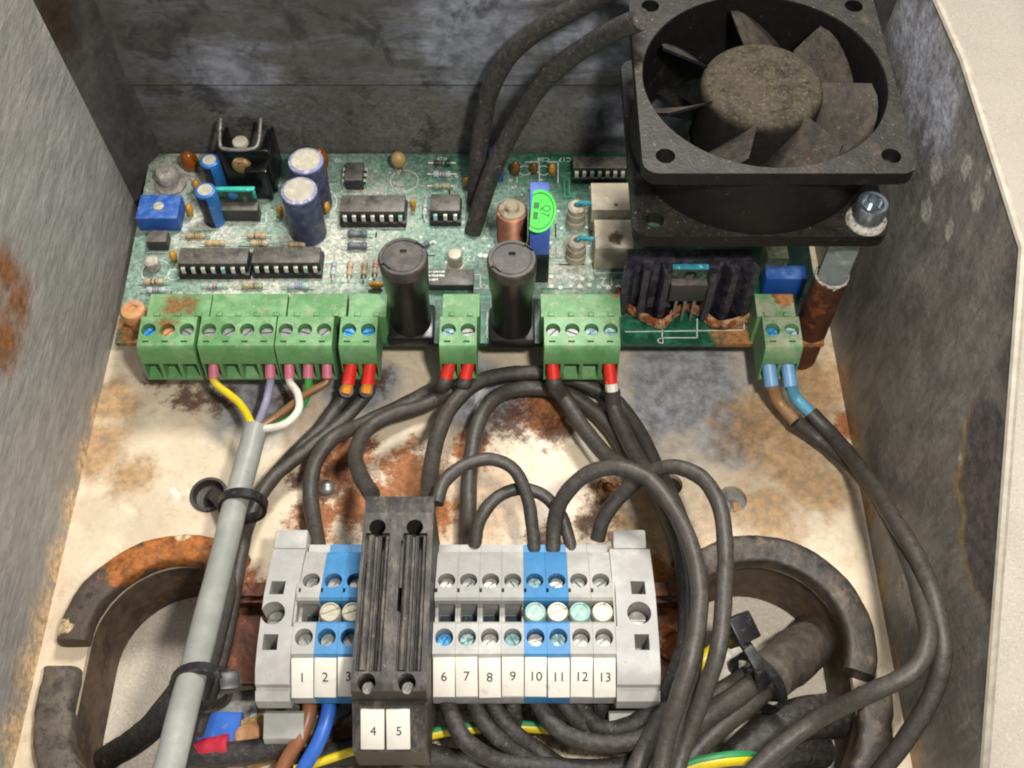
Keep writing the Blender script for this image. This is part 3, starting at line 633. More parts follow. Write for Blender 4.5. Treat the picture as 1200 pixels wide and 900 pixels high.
for q in ((229, 276, 5.6, .95, 'res_tan', ('band_orange', 'band_green', 'band_orange')), (252, 285, 5.6, .95, 'res_tan', ('band_orange', 'band_yellow')), (301, 276, 5.4, .95, 'res_tan', ('band_brown', 'band_orange')),
          (304, 285, 5.4, .95, 'res_tan', ('band_orange', 'band_green', 'band_brown')), (348, 286, 5., .9, 'res_tan', ('band_orange', 'band_green')), (180, 330, 5.4, .95, 'res_tan', ('band_brown', 'band_brown')),
          (183, 340, 5.4, .95, 'res_blue', ('band_red', 'band_gray', 'band_gray')), (252, 335, 4.2, .8, 'res_blue', ('band_red', 'band_gray')), (296, 335, 5.8, .95, 'res_green', ('band_orange', 'band_brown')),
          (350, 335, 5.8, 1., 'res_blue', ('band_red', 'band_blue', 'band_blue', 'band_green')), (419, 274, 5.6, 1.15, 'res_gray'), (419, 288, 5.6, 1.15, 'res_gray'),
          (518, 191, 5.0, .9, 'res_dark', ('band_brown', 'band_green')), (518, 204, 5.4, 1.05, 'res_blue', ('band_red', 'band_blue', 'band_red')), (518, 218, 5.4, 1.0, 'res_green', ('band_blue', 'band_brown', 'band_yellow')),
          (211, 250, 4.2, .8, 'res_blue', ('band_gray', 'band_gray', 'band_red'), V), (391, 315, 4.6, .8, 'res_blue', ('band_white', 'band_red'), V), (410, 315, 4.8, .85, 'res_tan', ('band_orange', 'band_gray', 'band_orange'), V),
          (427, 315, 4.8, .85, 'res_tan', ('band_orange', 'band_gray', 'band_green'), V), (440, 313, 4.8, .85, 'res_tan', ('band_red', 'band_red'), V), (498, 246, 4.4, .8, 'res_blue', ('band_white', 'band_red'), V),
          (495, 288, 4.4, .8, 'res_gray', (), .5)): resistor(*q)

# blue trimmers
def trimmer(px0, px1, py0, py1, zt, m, screw=None):
    a = at(px0, py0, zt); b = at(px1, py1, zt)
    bm = B(); box(bm, ((a.x+b.x)/2, (a.y+b.y)/2, (zt+ZB+.3)/2), (b.x-a.x, a.y-b.y, zt-ZB-.3), .25); o = pcb.part('trimmer', bm, M[m])
    if screw:
        p = at(*screw, zt); bm = B(); lathe(bm, [(1.55, zt-.1), (1.55, zt+.3), (1.3, zt+.5), (0, zt+.5)], (p.x, p.y, 0), 18)
        c = B(); box(c, (p.x, p.y, zt+.5), (3.4, .4, .5), rot=Euler((0, 0, .7))); pcb.part('trimmer_screw', cut(bm, c), M['cap_top'], parent=o)
trimmer(165, 207, 228, 256, 19.5, 'trim_blue', (186, 242)); trimmer(573, 590, 172, 186, 24, 'trim_blue'); trimmer(896, 947, 311, 327, 22, 'trim_blue')
bm = B(); p = at(916, 298, 24); box(bm, (p.x-1, p.y+2, 19), (6, 7, 10), .3); pcb.part('trimmer', bm, M['res_green'], label='yellow green component beside the blue trimmer under the fan')

# tall blue box with its round green sticker
zt = 38.5; a = at(621, 213, zt); b = at(645, 265, zt)
bm = B(); box(bm, ((a.x+b.x)/2, (a.y+b.y)/2, zt-6.2), (b.x-a.x, a.y-b.y, 12.4), .3); o = pcb.part('relay', bm, M['relay_blue'])
bm = B(); box(bm, ((a.x+b.x)/2, (a.y+b.y)/2, (ZB+zt-12.6)/2), (b.x-a.x+.2, a.y-b.y+.2, zt-12.8-ZB), .2); pcb.part('relay_base', bm, M['socket'], parent=o)
d0 = at(632, 247, zt+.5)
def sticker(r0, r1, thick, zoff, clip=-2.2):
    bm = B(); n = 36; o_ = []; i_ = []
    for k in range(n):
        t = 2*math.pi*k/n
        for rr, L_ in ((r0, o_), (r1, i_)):
            if rr is None: continue
            x = rr*math.cos(t)*.66; z = rr*math.sin(t)*1.1
            L_.append((max(clip, x), z))
    vo = [bm.verts.new((x, -zoff, z)) for x, z in o_]
    if r1 is None:
        f = bm.faces.new(vo); bmesh.ops.recalc_face_normals(bm, faces=bm.faces)
        ex = bmesh.ops.extrude_face_region(bm, geom=[f]); bmesh.ops.translate(bm, verts=[e for e in ex['geom'] if isinstance(e, bmesh.types.BMVert)], vec=(0, thick, 0))
    else:
        vi = [bm.verts.new((x, -zoff, z)) for x, z in i_]
        for k in range(n):
            try: bm.faces.new((vo[k], vo[(k+1) % n], vi[(k+1) % n], vi[k]))
            except ValueError: pass
    bmesh.ops.recalc_face_normals(bm, faces=bm.faces)
    return bm
rotS = Euler((R(-90), 0, R(-5)))
so = pcb.part('sticker', place(sticker(6.9, None, .2, 0, -2.2), d0, rotS), M['sticker'], parent=o)
pcb.part('sticker_print', place(sticker(6.0, 5.6, 0, .06, -2.2), d0, rotS), M['sticker_dark'], parent=o)
bm = text_mesh('Q7', 3.2, 'print', .02); bmesh.ops.transform(bm, matrix=Matrix.Translation((1.7, -.08, .2)) @ Matrix.Rotation(R(90), 4, 'X') @ Matrix.Rotation(R(-95), 4, 'Z'), verts=bm.verts)
box(bm, (.3, -.08, -.3), (.16, .04, 8.5)); box(bm, (-.9, -.08, 1.8), (1.5, .03, 2.2)); box(bm, (-.9, -.08, -1.8), (1.3, .03, 2.6))
pcb.part('sticker_print', place(bm, d0, rotS), M['sticker_dark'], parent=o)

# copper coil with resin cap
pc = at(600, 290, ZB); bm = B(); pr = [(4.0, 0)]
for i in range(31):
    r = 4.0 if i < 5 else (3.55 if i < 9 else 4.25)
    pr += [(r-.14, .5+i*.56), (r+.14, .78+i*.56)]
pr += [(3.6, 18.1), (0, 18.1)]
lathe(bm, pr, (pc.x, pc.y-1.2, ZB), 28); co = pcb.part('copper_coil', bm, M['copper'], ang=80)
bm = B(); lathe(bm, [(4.1, -.6), (3.6, .4), (2.2, .6), (1.6, 1.5), (0, 1.3)], (pc.x, pc.y-1.2, ZB+18), 20); rough_up(bm, .5, .5); pcb.part('resin_cap', bm, M['clear_glue'], parent=co)

# fuse holders
for bx_, by_, tx, ty in ((484, 377, 472, 300), (600, 377, 600, 303)):
    zt = 46; t = at(tx, ty, zt); x, y = t.x, t.y
    bm = B(); box(bm, (x, y, ZB+2), (12.6, 11.6, 4), .7); lathe(bm, [(5.5, ZB+3.5), (5.5, 33), (5.9, 34), (6.3, 43)], (x, y, 0), 36)
    fh = pcb.part('fuse_holder', bm, M['black_shiny'])
    bm = B(); lathe(bm, [(6.3, 42.6), (6.4, 45.3), (6.0, 46), (5.2, 46), (5.1, 45.7), (4.9, 45.7), (4.8, 45.9), (0, 45.9)], (x, y, 0), 36)
    c1 = B(); box(c1, (x, y+1.5, 46), (1.7, 1.5, 2)); c2 = B(); box(c2, (x, y-.6, 46), (1.2, 4.0, .5))
    c3 = B(); box(c3, (x+4.1, y+3.4, 46), (3., 1., 1.4), rot=Euler((0, 0, R(-42)))); c4 = B(); box(c4, (x-4.1, y-3.4, 46), (3., 1., 1.4), rot=Euler((0, 0, R(-42))))
    pcb.part('fuse_cap', cut(bm, c1, c2, c3, c4), M['black_cap'], parent=fh)

# black clip-on heatsink with screw and teal transistor
p0 = at(271, 226, ZB); p1 = at(326, 226, ZB); yb = p0.y+1
bm = B(); zt = 31
xm0, xm1 = p0.x-.5, p1.x
for (c, s_) in ((((xm0+xm1)/2, yb, (zt+ZB)/2), (xm1-xm0, 1.2, zt-ZB)), ((xm1-.6, yb+6, (zt+ZB)/2-1), (1.2, 11.5, zt-ZB-3)), ((xm0+.6, yb+6, (zt+ZB)/2-1), (1.2, 11.5, zt-ZB-3))): box(bm, c, s_, .3)
box(bm, ((xm0+xm1)/2+3.2, yb-2, 20), (6.5, 4, 12), .4)
hs = pcb.part('clip_heatsink', bm, M['heatsink_shiny'])
bm = B(); tube(bm, [(xm0+.6, yb+9, zt+3.5), (xm0+.8, yb+1.5, zt+.6), (xm0+1.6, yb+.2, zt+.3), (xm1-4, yb+.2, zt+.3), (xm1-3, yb+1.5, zt+.6), (xm1-2.4, yb+9, zt+3.5)], .55, 8, 4); pcb.part('clip_wire', bm, M['zinc_strip'], parent=hs)
s0 = at(281, 206, 25.5); bm = B(); lathe(bm, [(2.9, 0), (2.9, .5), (2.4, 1.2), (1.2, 1.6), (0, 1.6)], (0, 0, 0), 20); place(bm, (s0.x, yb-.6, 25.5), Euler((R(90), 0, 0))); pcb.part('heatsink_screw', bm, M['brass'], parent=hs)
bm = B(); lathe(bm, [(2.4, 0), (2.2, 1.), (0, 1.3)], ((xm0+xm1)/2-1, yb+3, zt-.6), 16); pcb.part('nut', bm, M['cap_top'], parent=hs)
q0 = at(258, 258, ZB); q1 = at(304, 256, ZB)
xq = (q0.x+q1.x)/2
bm = B(); box(bm, (xq+.6, q0.y+.9, ZB+2.8), (q1.x-q0.x, 3.4, 5), .3); tr = pcb.part('power_transistor', bm, M['chip'])
bm = B(); box(bm, (xq, q0.y+3.0, ZB+5), (q1.x-q0.x+.3, 1.2, 9.6), .2)
c = B(); cyl(c, (xq-.6, q0.y+8, ZB+8), 1.5, 10, 16, rot=Euler((R(90), 0, 0)))
tb_ = pcb.part('transistor_tab', cut(bm, c), M['olive_tab'], parent=tr)
bm = B(); box(bm, (xq, q0.y+3.0, ZB+10.2), (q1.x-q0.x+.6, 1.5, .9), .2); box(bm, ((xq+(q1.x-q0.x)/2), q0.y+2.4, ZB+8.6), (.9, .7, 2.6), .2); rough_up(bm, .15, 1.)
pcb.part('corroded_edge', bm, M['teal_corr'], parent=tr)
bm = B(); cyl(bm, (xq-.6, q0.y+3.2, ZB+8), 1.45, .6, 16, rot=Euler((R(90), 0, 0))); pcb.part('tab_hole', bm, M['screw_blue'], parent=tr)

# white cement resistors and ceramic tubes with teal leads
for i, (x0, x1, y0, y1, zt, tx, ty) in enumerate(((692, 737, 214, 246, 24, 676, 241), (696, 737, 257, 291, 24, 676, 282))):
    a = at(x0, y0, zt); b = at(x1+6, y1, zt)
    bm = B(); box(bm, ((a.x+b.x)/2, (a.y+b.y)/2, (zt+ZB)/2+.5), (b.x-a.x, a.y-b.y, zt-ZB-1), .35); ce = pcb.part('cement_resistor', bm, M['ceramic'])
    t = at(tx, ty, 21.5); bm = B(); lathe(bm, [(3.0, ZB), (3.0, ZB+2.4), (2.6, ZB+2.7), (2.9, ZB+3.2), (2.8, ZB+5.4), (2.5, ZB+5.7), (2.6, ZB+7.6), (1.9, ZB+8.2), (1.0, ZB+8.2), (.9, ZB+7.2), (0, ZB+7.2)], (t.x, t.y, 0), 22); pcb.part('ceramic_tube', bm, M['tube_cer'])
    bm = B(); tube(bm, [(t.x, t.y, ZB+7), (t.x+.4, t.y, ZB+8.8), (t.x+2.4, t.y-.2, ZB+9.2), (a.x+.6, t.y-.2, ZB+8.6)], .7, 8, 5); rough_up(bm, .25, 1.5); pcb.part('lead', bm, M['teal_wire'], parent=ce)

# finned heatsink under the fan, with its transistor and rusty edge
zt = 37; z0 = ZB+1.5
bl = [at(*q, z0) for q in ((722, 338), (728, 352), (748, 366), (775, 377), (792, 362), (806, 358), (818, 362), (838, 378), (868, 373), (888, 362))]
yw = 25
bm = B(); x0 = at(734, 300, zt).x+.3; x1 = at(886, 300, zt).x-.6
ya = at(800, 304, zt).y; yc = at(800, 291, zt).y
box(bm, ((x0+x1)/2, (ya+yc)/2, (zt+z0)/2), (x1-x0, yc-ya, zt-z0), .5)
sink = pcb.part('finned_heatsink', bm, M['heatsink'])
xc = (x0+x1)/2; yw = ya+1
fins = [(x0+1.6, 3.4, -.45), (x0+6.0, 4.6, -.22), (x0+10.4, 5.2, .03), (x1-10.6, 5.4, .02), (x1-6.6, 5.4, .30), (x1-2.2, 5.0, .62)]
for fx, ln, an in fins:
    bm = B(); pts = []; n = 5
    for i in range(n+1):
        t = i/n; pts.append((fx+math.sin(an)*ln*t, yw-ln*t*math.cos(an)))
    hw = [1.7, 1.5, 1.35, 1.3, 1.3, .8]
    L1 = [(p[0]-h, p[1]) for p, h in zip(pts, hw)]; L2 = [(p[0]+h, p[1]) for p, h in zip(pts, hw)]
    prism(bm, L1+L2[::-1], z0, zt-.25-random.random()*.5, 'z'); pcb.part('fin', bm, M['heatsink'], parent=sink, ang=25)
bm = B(); prism(bm, [(p.x, p.y+.4) for p in bl]+[(x1, yw+2), (x0, yw+2)], z0-.9, z0-.1, 'z'); pcb.part('fin_shade_sheet', bm, M['heatsink_shiny'], parent=sink)  # added dark sheet, stands in for the shade between the fins
tp = at(808, 350, ZB)
bm = B(); box(bm, (xc+.2, yw-3.4, 27.2), (10, 3.0, 7.4), .4); tz = pcb.part('power_transistor', bm, M['chip'])
bm = B(); box(bm, (xc+.2, yw-2.0, 28), (10.8, 1.4, 14), .2); c = B(); cyl(c, (xc+.2, yw+2, 32.4), 1.7, 10, 16, rot=Euler((R(90), 0, 0))); pcb.part('transistor_tab', cut(bm, c), M['olive_tab'], parent=tz)
bm = B(); box(bm, (xc+.2, yw-2.1, 35.2), (11.2, 1.6, .8), .2); rough_up(bm, .15, 1.); pcb.part('corroded_edge', bm, M['teal_wire'], parent=tz)
for i in (-1, 0, 1):
    bm = B(); box(bm, (xc+.2+i*2.5, yw-4, 18), (.8, .6, 10), .1); pcb.part('leg', bm, M['zinc_strip'], parent=tz)
bm = B(); tube(bm, [p+Vector((0, -1.3, .8)) for p in bl], 1, 10, 6, flat=(.75, 1.7)); rough_up(bm, .5, .9); pcb.part('rusty_edge', bm, M['rust'], parent=sink)

# board fixings
def screwhead(px, py, zt, r, m, label, wr=None):
    p = at(px, py, zt); t = Thing('board_screw', label, 'screw', (p.x, p.y, 0))
    bm = B(); lathe(bm, [(0, ZB), (r*.72, ZB), (r*.72, zt-3.4), (r*.96, zt-3.2), (r, zt-1.2), (r*.85, zt-.2), (r*.4, zt), (r*.35, zt-.5), (0, zt-.5)], (p.x, p.y, 0), 24); rough_up(bm, .25, .7); t.part('head', bm, m)
    if wr:
        bm = B(); lathe(bm, [(0, ZB+.1), (wr, ZB+.1), (wr, ZB+1.0), (wr-.6, ZB+1.3), (0, ZB+1.4)], (p.x, p.y, 0), 28); rough_up(bm, .2, .6); t.part('washer', bm, m)
    bm = B(); cyl(bm, (p.x, p.y, 0), 2.6, 12, 12); t.part('spacer', bm, M['rust_dark'])
screwhead(194, 200, 20, 3.5, M['screw_gray'], 'grey corroded screw and washer at the board corner behind the blue trimmer', 4.6)
screwhead(155, 362, 21, 3.7, M['screw_rust'], 'copper coloured rusty screw at the board corner beside the empty three-way plug')

# hex standoff and rusty post carrying the fan
sx, sy = at(950, 384, ZB).x-.3, 9.4
post = Thing('fan_standoff', 'hexagonal zinc standoff on a rusty post holding up the fan', 'standoff', (sx, sy, 0))
bm = B(); lathe(bm, [(0, 0), (4.6, 0), (4.4, 20), (4.3, 38.5), (0, 38.5)], (sx, sy, 0), 24); rough_up(bm, .5, .35); post.part('rusty_post', bm, M['rust_dark'])
bm = B(); cyl(bm, (sx, sy, 37), 4.1, 19, 6, rot=Euler((0, 0, R(12)))); post.part('hex_sleeve', bm, M['hex_zinc'], ang=20)
bm = B(); lathe(bm, [(4.3, 37.4), (4.5, 38.4), (4.1, 39)], (sx, sy, 0), 24); rough_up(bm, .5, .8); post.part('corroded_edge', bm, M['white_corr'])
bm = B(); lathe(bm, [(0, 55.5), (3.9, 55.5), (3.6, 59.8), (0, 59.8)], (sx, sy, 0), 20); rough_up(bm, .4, .8); post.part('corroded_collar', bm, M['rust'])

# ================================================================== fan
FX0, FX1, FY0, FY1, FZ0, FZ1 = 28.8, 89.2, .9, 61.3, 60.5, 85.6
fcx, fcy = (FX0+FX1)/2, (FY0+FY1)/2
fan = Thing('cooling_fan', 'square black cooling fan coated in dust with a seven blade rotor', 'fan', (fcx, fcy, FZ0))
def rsq(r=3.5, ins=0):
    o = []
    for cx, cy, a0 in ((FX1-r, FY1-r, 0), (FX0+r, FY1-r, 90), (FX0+r, FY0+r, 180), (FX1-r, FY0+r, 270)):
        for k in range(7): a = R(a0+15*k); o.append((cx+(r-ins)*math.cos(a), cy+(r-ins)*math.sin(a)))
    return o
fb = B()
for za, zb_ in ((FZ0, FZ0+3.6), (FZ1-3.6, FZ1)):
    bm = B(); prism(bm, rsq(), za, zb_, 'z'); cs = []
    c = B(); cyl(c, (fcx, fcy, za-5), 28.6, 15, 72); cs.append(c)
    for sx_ in (-1, 1):
        for sy_ in (-1, 1): c = B(); cyl(c, (fcx+sx_*25, fcy+sy_*25, za-5), 2.2, 15, 20); cs.append(c)
    merge(fb, cut(bm, *cs))
lathe(fb, [(28.5, FZ0+.2), (28.5, FZ1-.3), (29.6, FZ1-.3), (29.6, FZ0+.2), (28.5, FZ0+.2)], (fcx, fcy, 0), 72)
frm = fan.part('frame', fb, M['fan'])
bm = B()
for k in range(4): box(bm, (fcx, fcy, FZ0+1.5), (58, 3.4, 2.2), .3, rot=Euler((0, 0, R(45+90*k)))) if k < 2 else None
lathe(bm, [(0, FZ0+.3), (15, FZ0+.3), (15, FZ0+4), (0, FZ0+4)], (fcx, fcy, 0), 32); fan.part('motor_mount', bm, M['fan'], parent=frm)
bm = B(); lathe(bm, [(13.6, FZ0+5), (14.4, FZ0+6), (14.5, FZ1-4.2), (14.2, FZ1-2.9), (13.4, FZ1-1.9), (12.0, FZ1-1.3), (8, FZ1-.95), (0, FZ1-.8)], (fcx, fcy, 0), 48); hub = fan.part('hub', bm, M['fan_hub'])
def blade():
    bm = B(); nr, nc = 7, 9; G_ = []
    for top in (0, 1):
        for i in range(nr+1):
            r = 13.8+(27.6-13.8)*i/nr; row = []
            for j in range(nc+1):
                t = j/nc; span = R(47)*(1-.08*(i/nr)); a = (t-.5)*span
                zz = (t-.5)*17.5*(.95+.05*i/nr) + 1.2*math.sin(math.pi*t)
                rr = r
                if i == nr: rr = r-2.2*abs(2*t-1)**4
                row.append(bm.verts.new((rr*math.cos(a), rr*math.sin(a), zz+(.45 if top else -.45))))
            G_.append(row)
    for top in (0, 1):
        for i in range(nr):
            for j in range(nc):
                q = [G_[top*(nr+1)+i][j], G_[top*(nr+1)+i+1][j], G_[top*(nr+1)+i+1][j+1], G_[top*(nr+1)+i][j+1]]
                bm.faces.new(q if top else q[::-1])
    for j in range(nc):
        for i in (0, nr): bm.faces.new((G_[i][j], G_[i][j+1], G_[nr+1+i][j+1], G_[nr+1+i][j]))
    for i in range(nr):
        for j in (0, nc): bm.faces.new((G_[i][j], G_[i+1][j], G_[nr+2+i][j], G_[nr+1+i][j]))
    bmesh.ops.recalc_face_normals(bm, faces=bm.faces); return bm
bl_me = shared(blade(), 'blade', M['fan_blade'])
for k in range(7): fan.inst('blade', bl_me, (fcx, fcy, FZ0+14.6), hub, R(28+360/7*k))
bm = B(); bp = (FX1-5, FY0+5); lathe(bm, [(0, FZ0+3.5), (4.9, FZ0+3.5), (4.7, FZ0+4.6), (4.2, FZ0+5.2), (0, FZ0+5.2)], (bp[0], bp[1], 0), 24); rough_up(bm, .4, .8); wsh = fan.part('washer', bm, M['white_corr'])
bm = B(); lathe(bm, [(0, FZ0+5), (3.8, FZ0+5), (3.8, FZ0+9.4), (3.5, FZ0+9.9), (2.7, FZ0+9.9), (2.3, FZ0+7.0), (0, FZ0+7.0)], (bp[0], bp[1], 0), 24); fan.part('socket_bolt', bm, M['bolt_zinc'])

# ================================================================== plug-in terminals
plug_cache = {}
def plug_meshes(n):
    if n in plug_cache: return plug_cache[n]
    W = n*5.08-.3; bm = B()
    prism(bm, [(-.4, .5), (0, 1), (0, 13.6), (-.4, 14), (-9.2, 13.4), (-9.8, 12.8), (-10.9, 8.2), (-11.0, 7.4), (-11.8, .6), (-11.4, 0)], -W/2, W/2, 'x')
    cs = []
    for i in range(n):
        x = (i-(n-1)/2)*5.08
        c = B(); cyl(c, (x, -4.4, 10.6), 1.95, 6, 20); cs.append(c)
        c = B(); box(c, (x-.3, -8.0, 13.2), (1.7, .55, 1.6)); cs.append(c)
        c = B(); prism(c, [(-16, 1.2), (-16, 7.2), (-10.2, 7.2), (-6.0, 5.6), (-6.0, 3.2), (-10.4, 1.2)], x-2.05, x+2.05, 'x'); cs.append(c)
    me = shared(cut(bm, *cs), 'plug_body'); plug_cache[n] = me; return me
def screw_bm(r, h, sl=.45, d=.5):
    bm = B(); lathe(bm, [(0, 0), (r, 0), (r, h-.2), (r-.2, h), (0, h)], (0, 0, 0), 18); c = B(); box(c, (0, 0, h), (r*2.4, sl, d*2)); return cut(bm, c)
scr = {}
def screw_mesh(kind, r=1.8, h=1.6):
    k = (kind, r)
    if k not in scr: scr[k] = shared(screw_bm(r, h), 'screw', M[kind])
    return scr[k]
GP = 'green plug-in screw terminals along the board'
def plug(n, pxc, m, label, screws, dz=0, rz=0):
    zt = 26.2; p = at(pxc, 386, zt); b = Vector((p.x, 5.2, zt-14+dz))
    t = Thing('terminal_plug', label, 'terminal plug', b, GP)
    me = plug_meshes(n)
    if me.materials and me.materials[0] != M[m]: me = me.copy(); me.materials.clear()
    if not me.materials: me.materials.append(M[m])
    t.inst('plug_body', me, b)
    for i, s in enumerate(screws):
        t.inst('screw', screw_mesh(s, 1.8), b+Vector(((i-(n-1)/2)*5.08, -4.4, 10.65)), rz=random.uniform(-.6, .9))
    t.o.rotation_euler = (0, 0, rz)
    return b
PL = {}
PL[1] = plug(3, 196, 'terminal', 'green three-way terminal plug with a rust stain and no wires', ['screw_blue', 'screw_rust', 'screw'])
PL[2] = plug(4, 278, 'terminal', 'green four-way terminal plug holding the yellow wire and the violet wire', ['screw']*4)
PL[3] = plug(3, 357, 'terminal', 'green three-way terminal plug holding the white, green and brown thin wires', ['screw']*3)
PL[4] = plug(2, 420, 'terminal', 'green two-way terminal plug with two bright blue screws and red ferrules', ['screw_blue']*2)
PL[5] = plug(2, 537, 'terminal', 'green two-way terminal plug standing between the two black fuse holders', ['screw_teal', 'screw'])
PL[6] = plug(4, 682, 'terminal', 'green four-way terminal plug with two red ferrules around two empty holes', ['screw', 'screw', 'screw_teal', 'screw_teal'])
PL[7] = plug(2, 917, 'terminal_old', 'dusty green two-way terminal plug beside the rusty standoff, holding pale blue ferrules', ['screw_blue', 'screw_teal'])
def hole(k, i, n):
    b = PL[k]; return Vector((b.x+(i-(n-1)/2)*5.08, b.y-10.4, b.z+4.4))

# ================================================================== DIN rail and its terminal blocks
RY0, RY1 = -85.5, -65
rail = Thing('mounting_rail', 'rusty brown mounting rail under the numbered terminal blocks', 'rail', (-12, -75, 0))
bm = B(); prism(bm, [(-88, 5.2), (-88, 6.6), (-84.5, 6.6), (-84.5, 1.4), (-66, 1.4), (-66, 6.6), (-62.5, 6.6), (-62.5, 5.2), (-67.2, 5.2), (-67.2, .1), (-83.3, .1), (-83.3, 5.2)], -71, 46, 'x'); rail.part('rail_strip', bm, M['rail'])
bm = B(); p = at(780, 745, 1.4); lathe(bm, [(5.2, 1.4), (5., 2.4), (2.2, 3.0), (1.8, 1.8), (0, 1.8)], (40, -76, 0), 20); rough_up(bm, .4, .5); rail.part('fixing_screw', bm, M['rust'])

bprof = [(-57.6, 7), (-57.6, 18.6), (-60.4, 18.9), (-60.8, 21.6), (-62, 22.4), (-74.2, 27), (-74.8, 26.4), (-75.1, 22.4), (-79.6, 22.4), (-79.9, 26.6), (-80.4, 27), (-87.4, 27), (-87.9, 25.8), (-95.2, 20.6), (-95.4, 16.5), (-91, 15.5), (-91, 7)]
bw_ = 5.06
def block_bm():
    bm = B(); prism(bm, bprof, -bw_/2, bw_/2, 'x'); cs = []
    for y, zb_ in ((-69.4, 20.5), (-83.6, 22.6)): c = B(); cyl(c, (0, y, zb_), 2.05, 10, 22); cs.append(c)
    c = B(); box(c, (.15, -77.0, 20), (3.9, 5.2, 9)); cs.append(c)
    c = B(); box(c, (-2.3, -72.2, 25), (.7, 1.2, 6)); cs.append(c)
    c = B(); box(c, (-.1, -93.4, 10), (3.6, 8, 9)); cs.append(c)
    return cut(bm, *cs)
bme = {}
tmp = block_bm(); tmp2 = tmp.copy()
bme['din_gray'] = shared(tmp, 'block_body', M['din_gray']); bme['din_blue'] = shared(tmp2, 'block_body', M['din_blue'])
def mk_marker():
    bm = B(); box(bm, (0, 0, 0), (4.9, 8.9, 1.0), .2); return bm
marker_me = shared(mk_marker(), 'marker', M['marker'])
MT = math.atan2(5.2, 7.3)
bar_bm = B(); box(bar_bm, (0, 0, 0), (3.6, 4.6, .6), .15); lathe(bar_bm, [(0, .2), (1.5, .2), (1.3, .9), (.6, 1.0), (.5, .5), (0, .5)], (.2, -1.0, 0), 14); bar_me = shared(bar_bm, 'bridge_bar', M['din_dark'])
num_cache = {}
GB = 'numbered terminal blocks clipped on the rail'
def block(num, xc, colr, s1, s2, bridge, label):
    base = Vector((xc, -77, 6.6))
    t = Thing('terminal_block', label, 'terminal block', base, GB); o = Vector((xc, 0, 0))
    t.inst('block_body', bme[colr], o)
    t.inst('screw', screw_mesh(s1, 1.85), o+Vector((0, -69.4, 20.6)), rz=random.uniform(.3, 2.4)); t.inst('screw', screw_mesh(s2, 1.85), o+Vector((0, -83.6, 22.7)), rz=random.uniform(.3, 2.4))
    if bridge: t.inst('bridge_screw', bridge_mesh(bridge), o+Vector((0, -77.3, 22.6)), rz=random.uniform(.2, 1.4))
    else: t.inst('bridge_bar', bar_me, o+Vector((.15, -77, 16)))
    mp = o+Vector((0, -91.5, 23.6)); mk_ = t.inst('marker', marker_me, mp+Vector((random.uniform(-.06, .06), random.uniform(-.25, .15), 0)), rot=(MT+random.uniform(-.03, .03), 0, random.uniform(-.02, .02)))
    nb = shared(text_mesh(str(num), 3.0, 'printed_number', .02), 'printed_number', M['ink'])
    q = bpy.data.objects.new('printed_number', nb); COL.objects.link(q); q.parent = mk_; q.location = (.0, .15*S, .55*S)
br = {}
def bridge_mesh(kind):
    if kind not in br:
        bm = B(); lathe(bm, [(0, 0), (2.5, 0), (2.5, 3.0), (2.2, 3.5), (1.9, 3.5), (1.8, 3.2), (0, 3.2)], (0, 0, 0), 24); c = B(); box(c, (0, 0, 3.4), (4.2, .6, .9)); br[kind] = shared(cut(bm, c), 'bridge_screw', M[kind])
    return br[kind]
x1 = at(356, 747, 27).x; x6 = at(520.5, 747, 27).x; pit = (at(708, 747, 27).x-x6)/7
block(1, x1, 'din_gray', 'screw', 'screw_bright', None, 'grey terminal block marked 1 beside the end clamp near the grey cable')
block(2, x1+pit, 'din_blue', 'screw_bright', 'screw', 'screw_cream', 'blue terminal block marked 2, between blocks 1 and 3')
block(3, x1+2*pit, 'din_blue', 'screw_bright', 'screw', 'screw_cream', 'blue terminal block marked 3 pressed against the black fuse block')
for num, cl, s1, s2, bg_, lb in ((6, 'din_gray', 'screw_bright', 'screw_blue', None, 'grey terminal block marked 6, with a blue lower screw, beside the fuse block'), (7, 'din_gray', 'screw', 'screw_teal', None, 'grey terminal block marked 7 next to the one with a blue screw'),
        (8, 'din_gray', 'screw_bright', 'screw_bright', None, 'grey terminal block marked 8 in the middle of the grey run'), (9, 'din_gray', 'screw', 'screw_teal', None, 'grey terminal block marked 9 touching the blue block 10'),
        (10, 'din_blue', 'screw_teal', 'screw_bright', 'screw_cyan', 'blue terminal block marked 10 with a greenish bridge screw'), (11, 'din_blue', 'screw_bright', 'screw_teal', 'screw_cream', 'blue terminal block marked 11 with a cream bridge screw'),
        (12, 'din_gray', 'screw', 'screw_bright', 'screw_cyan', 'grey terminal block marked 12 with a greenish bridge screw'), (13, 'din_gray', 'screw', 'screw_bright', 'screw_cream', 'grey terminal block marked 13 with a cream bridge screw')):
    block(num, x6+(num-6)*pit, cl, s1, s2, bg_, lb)

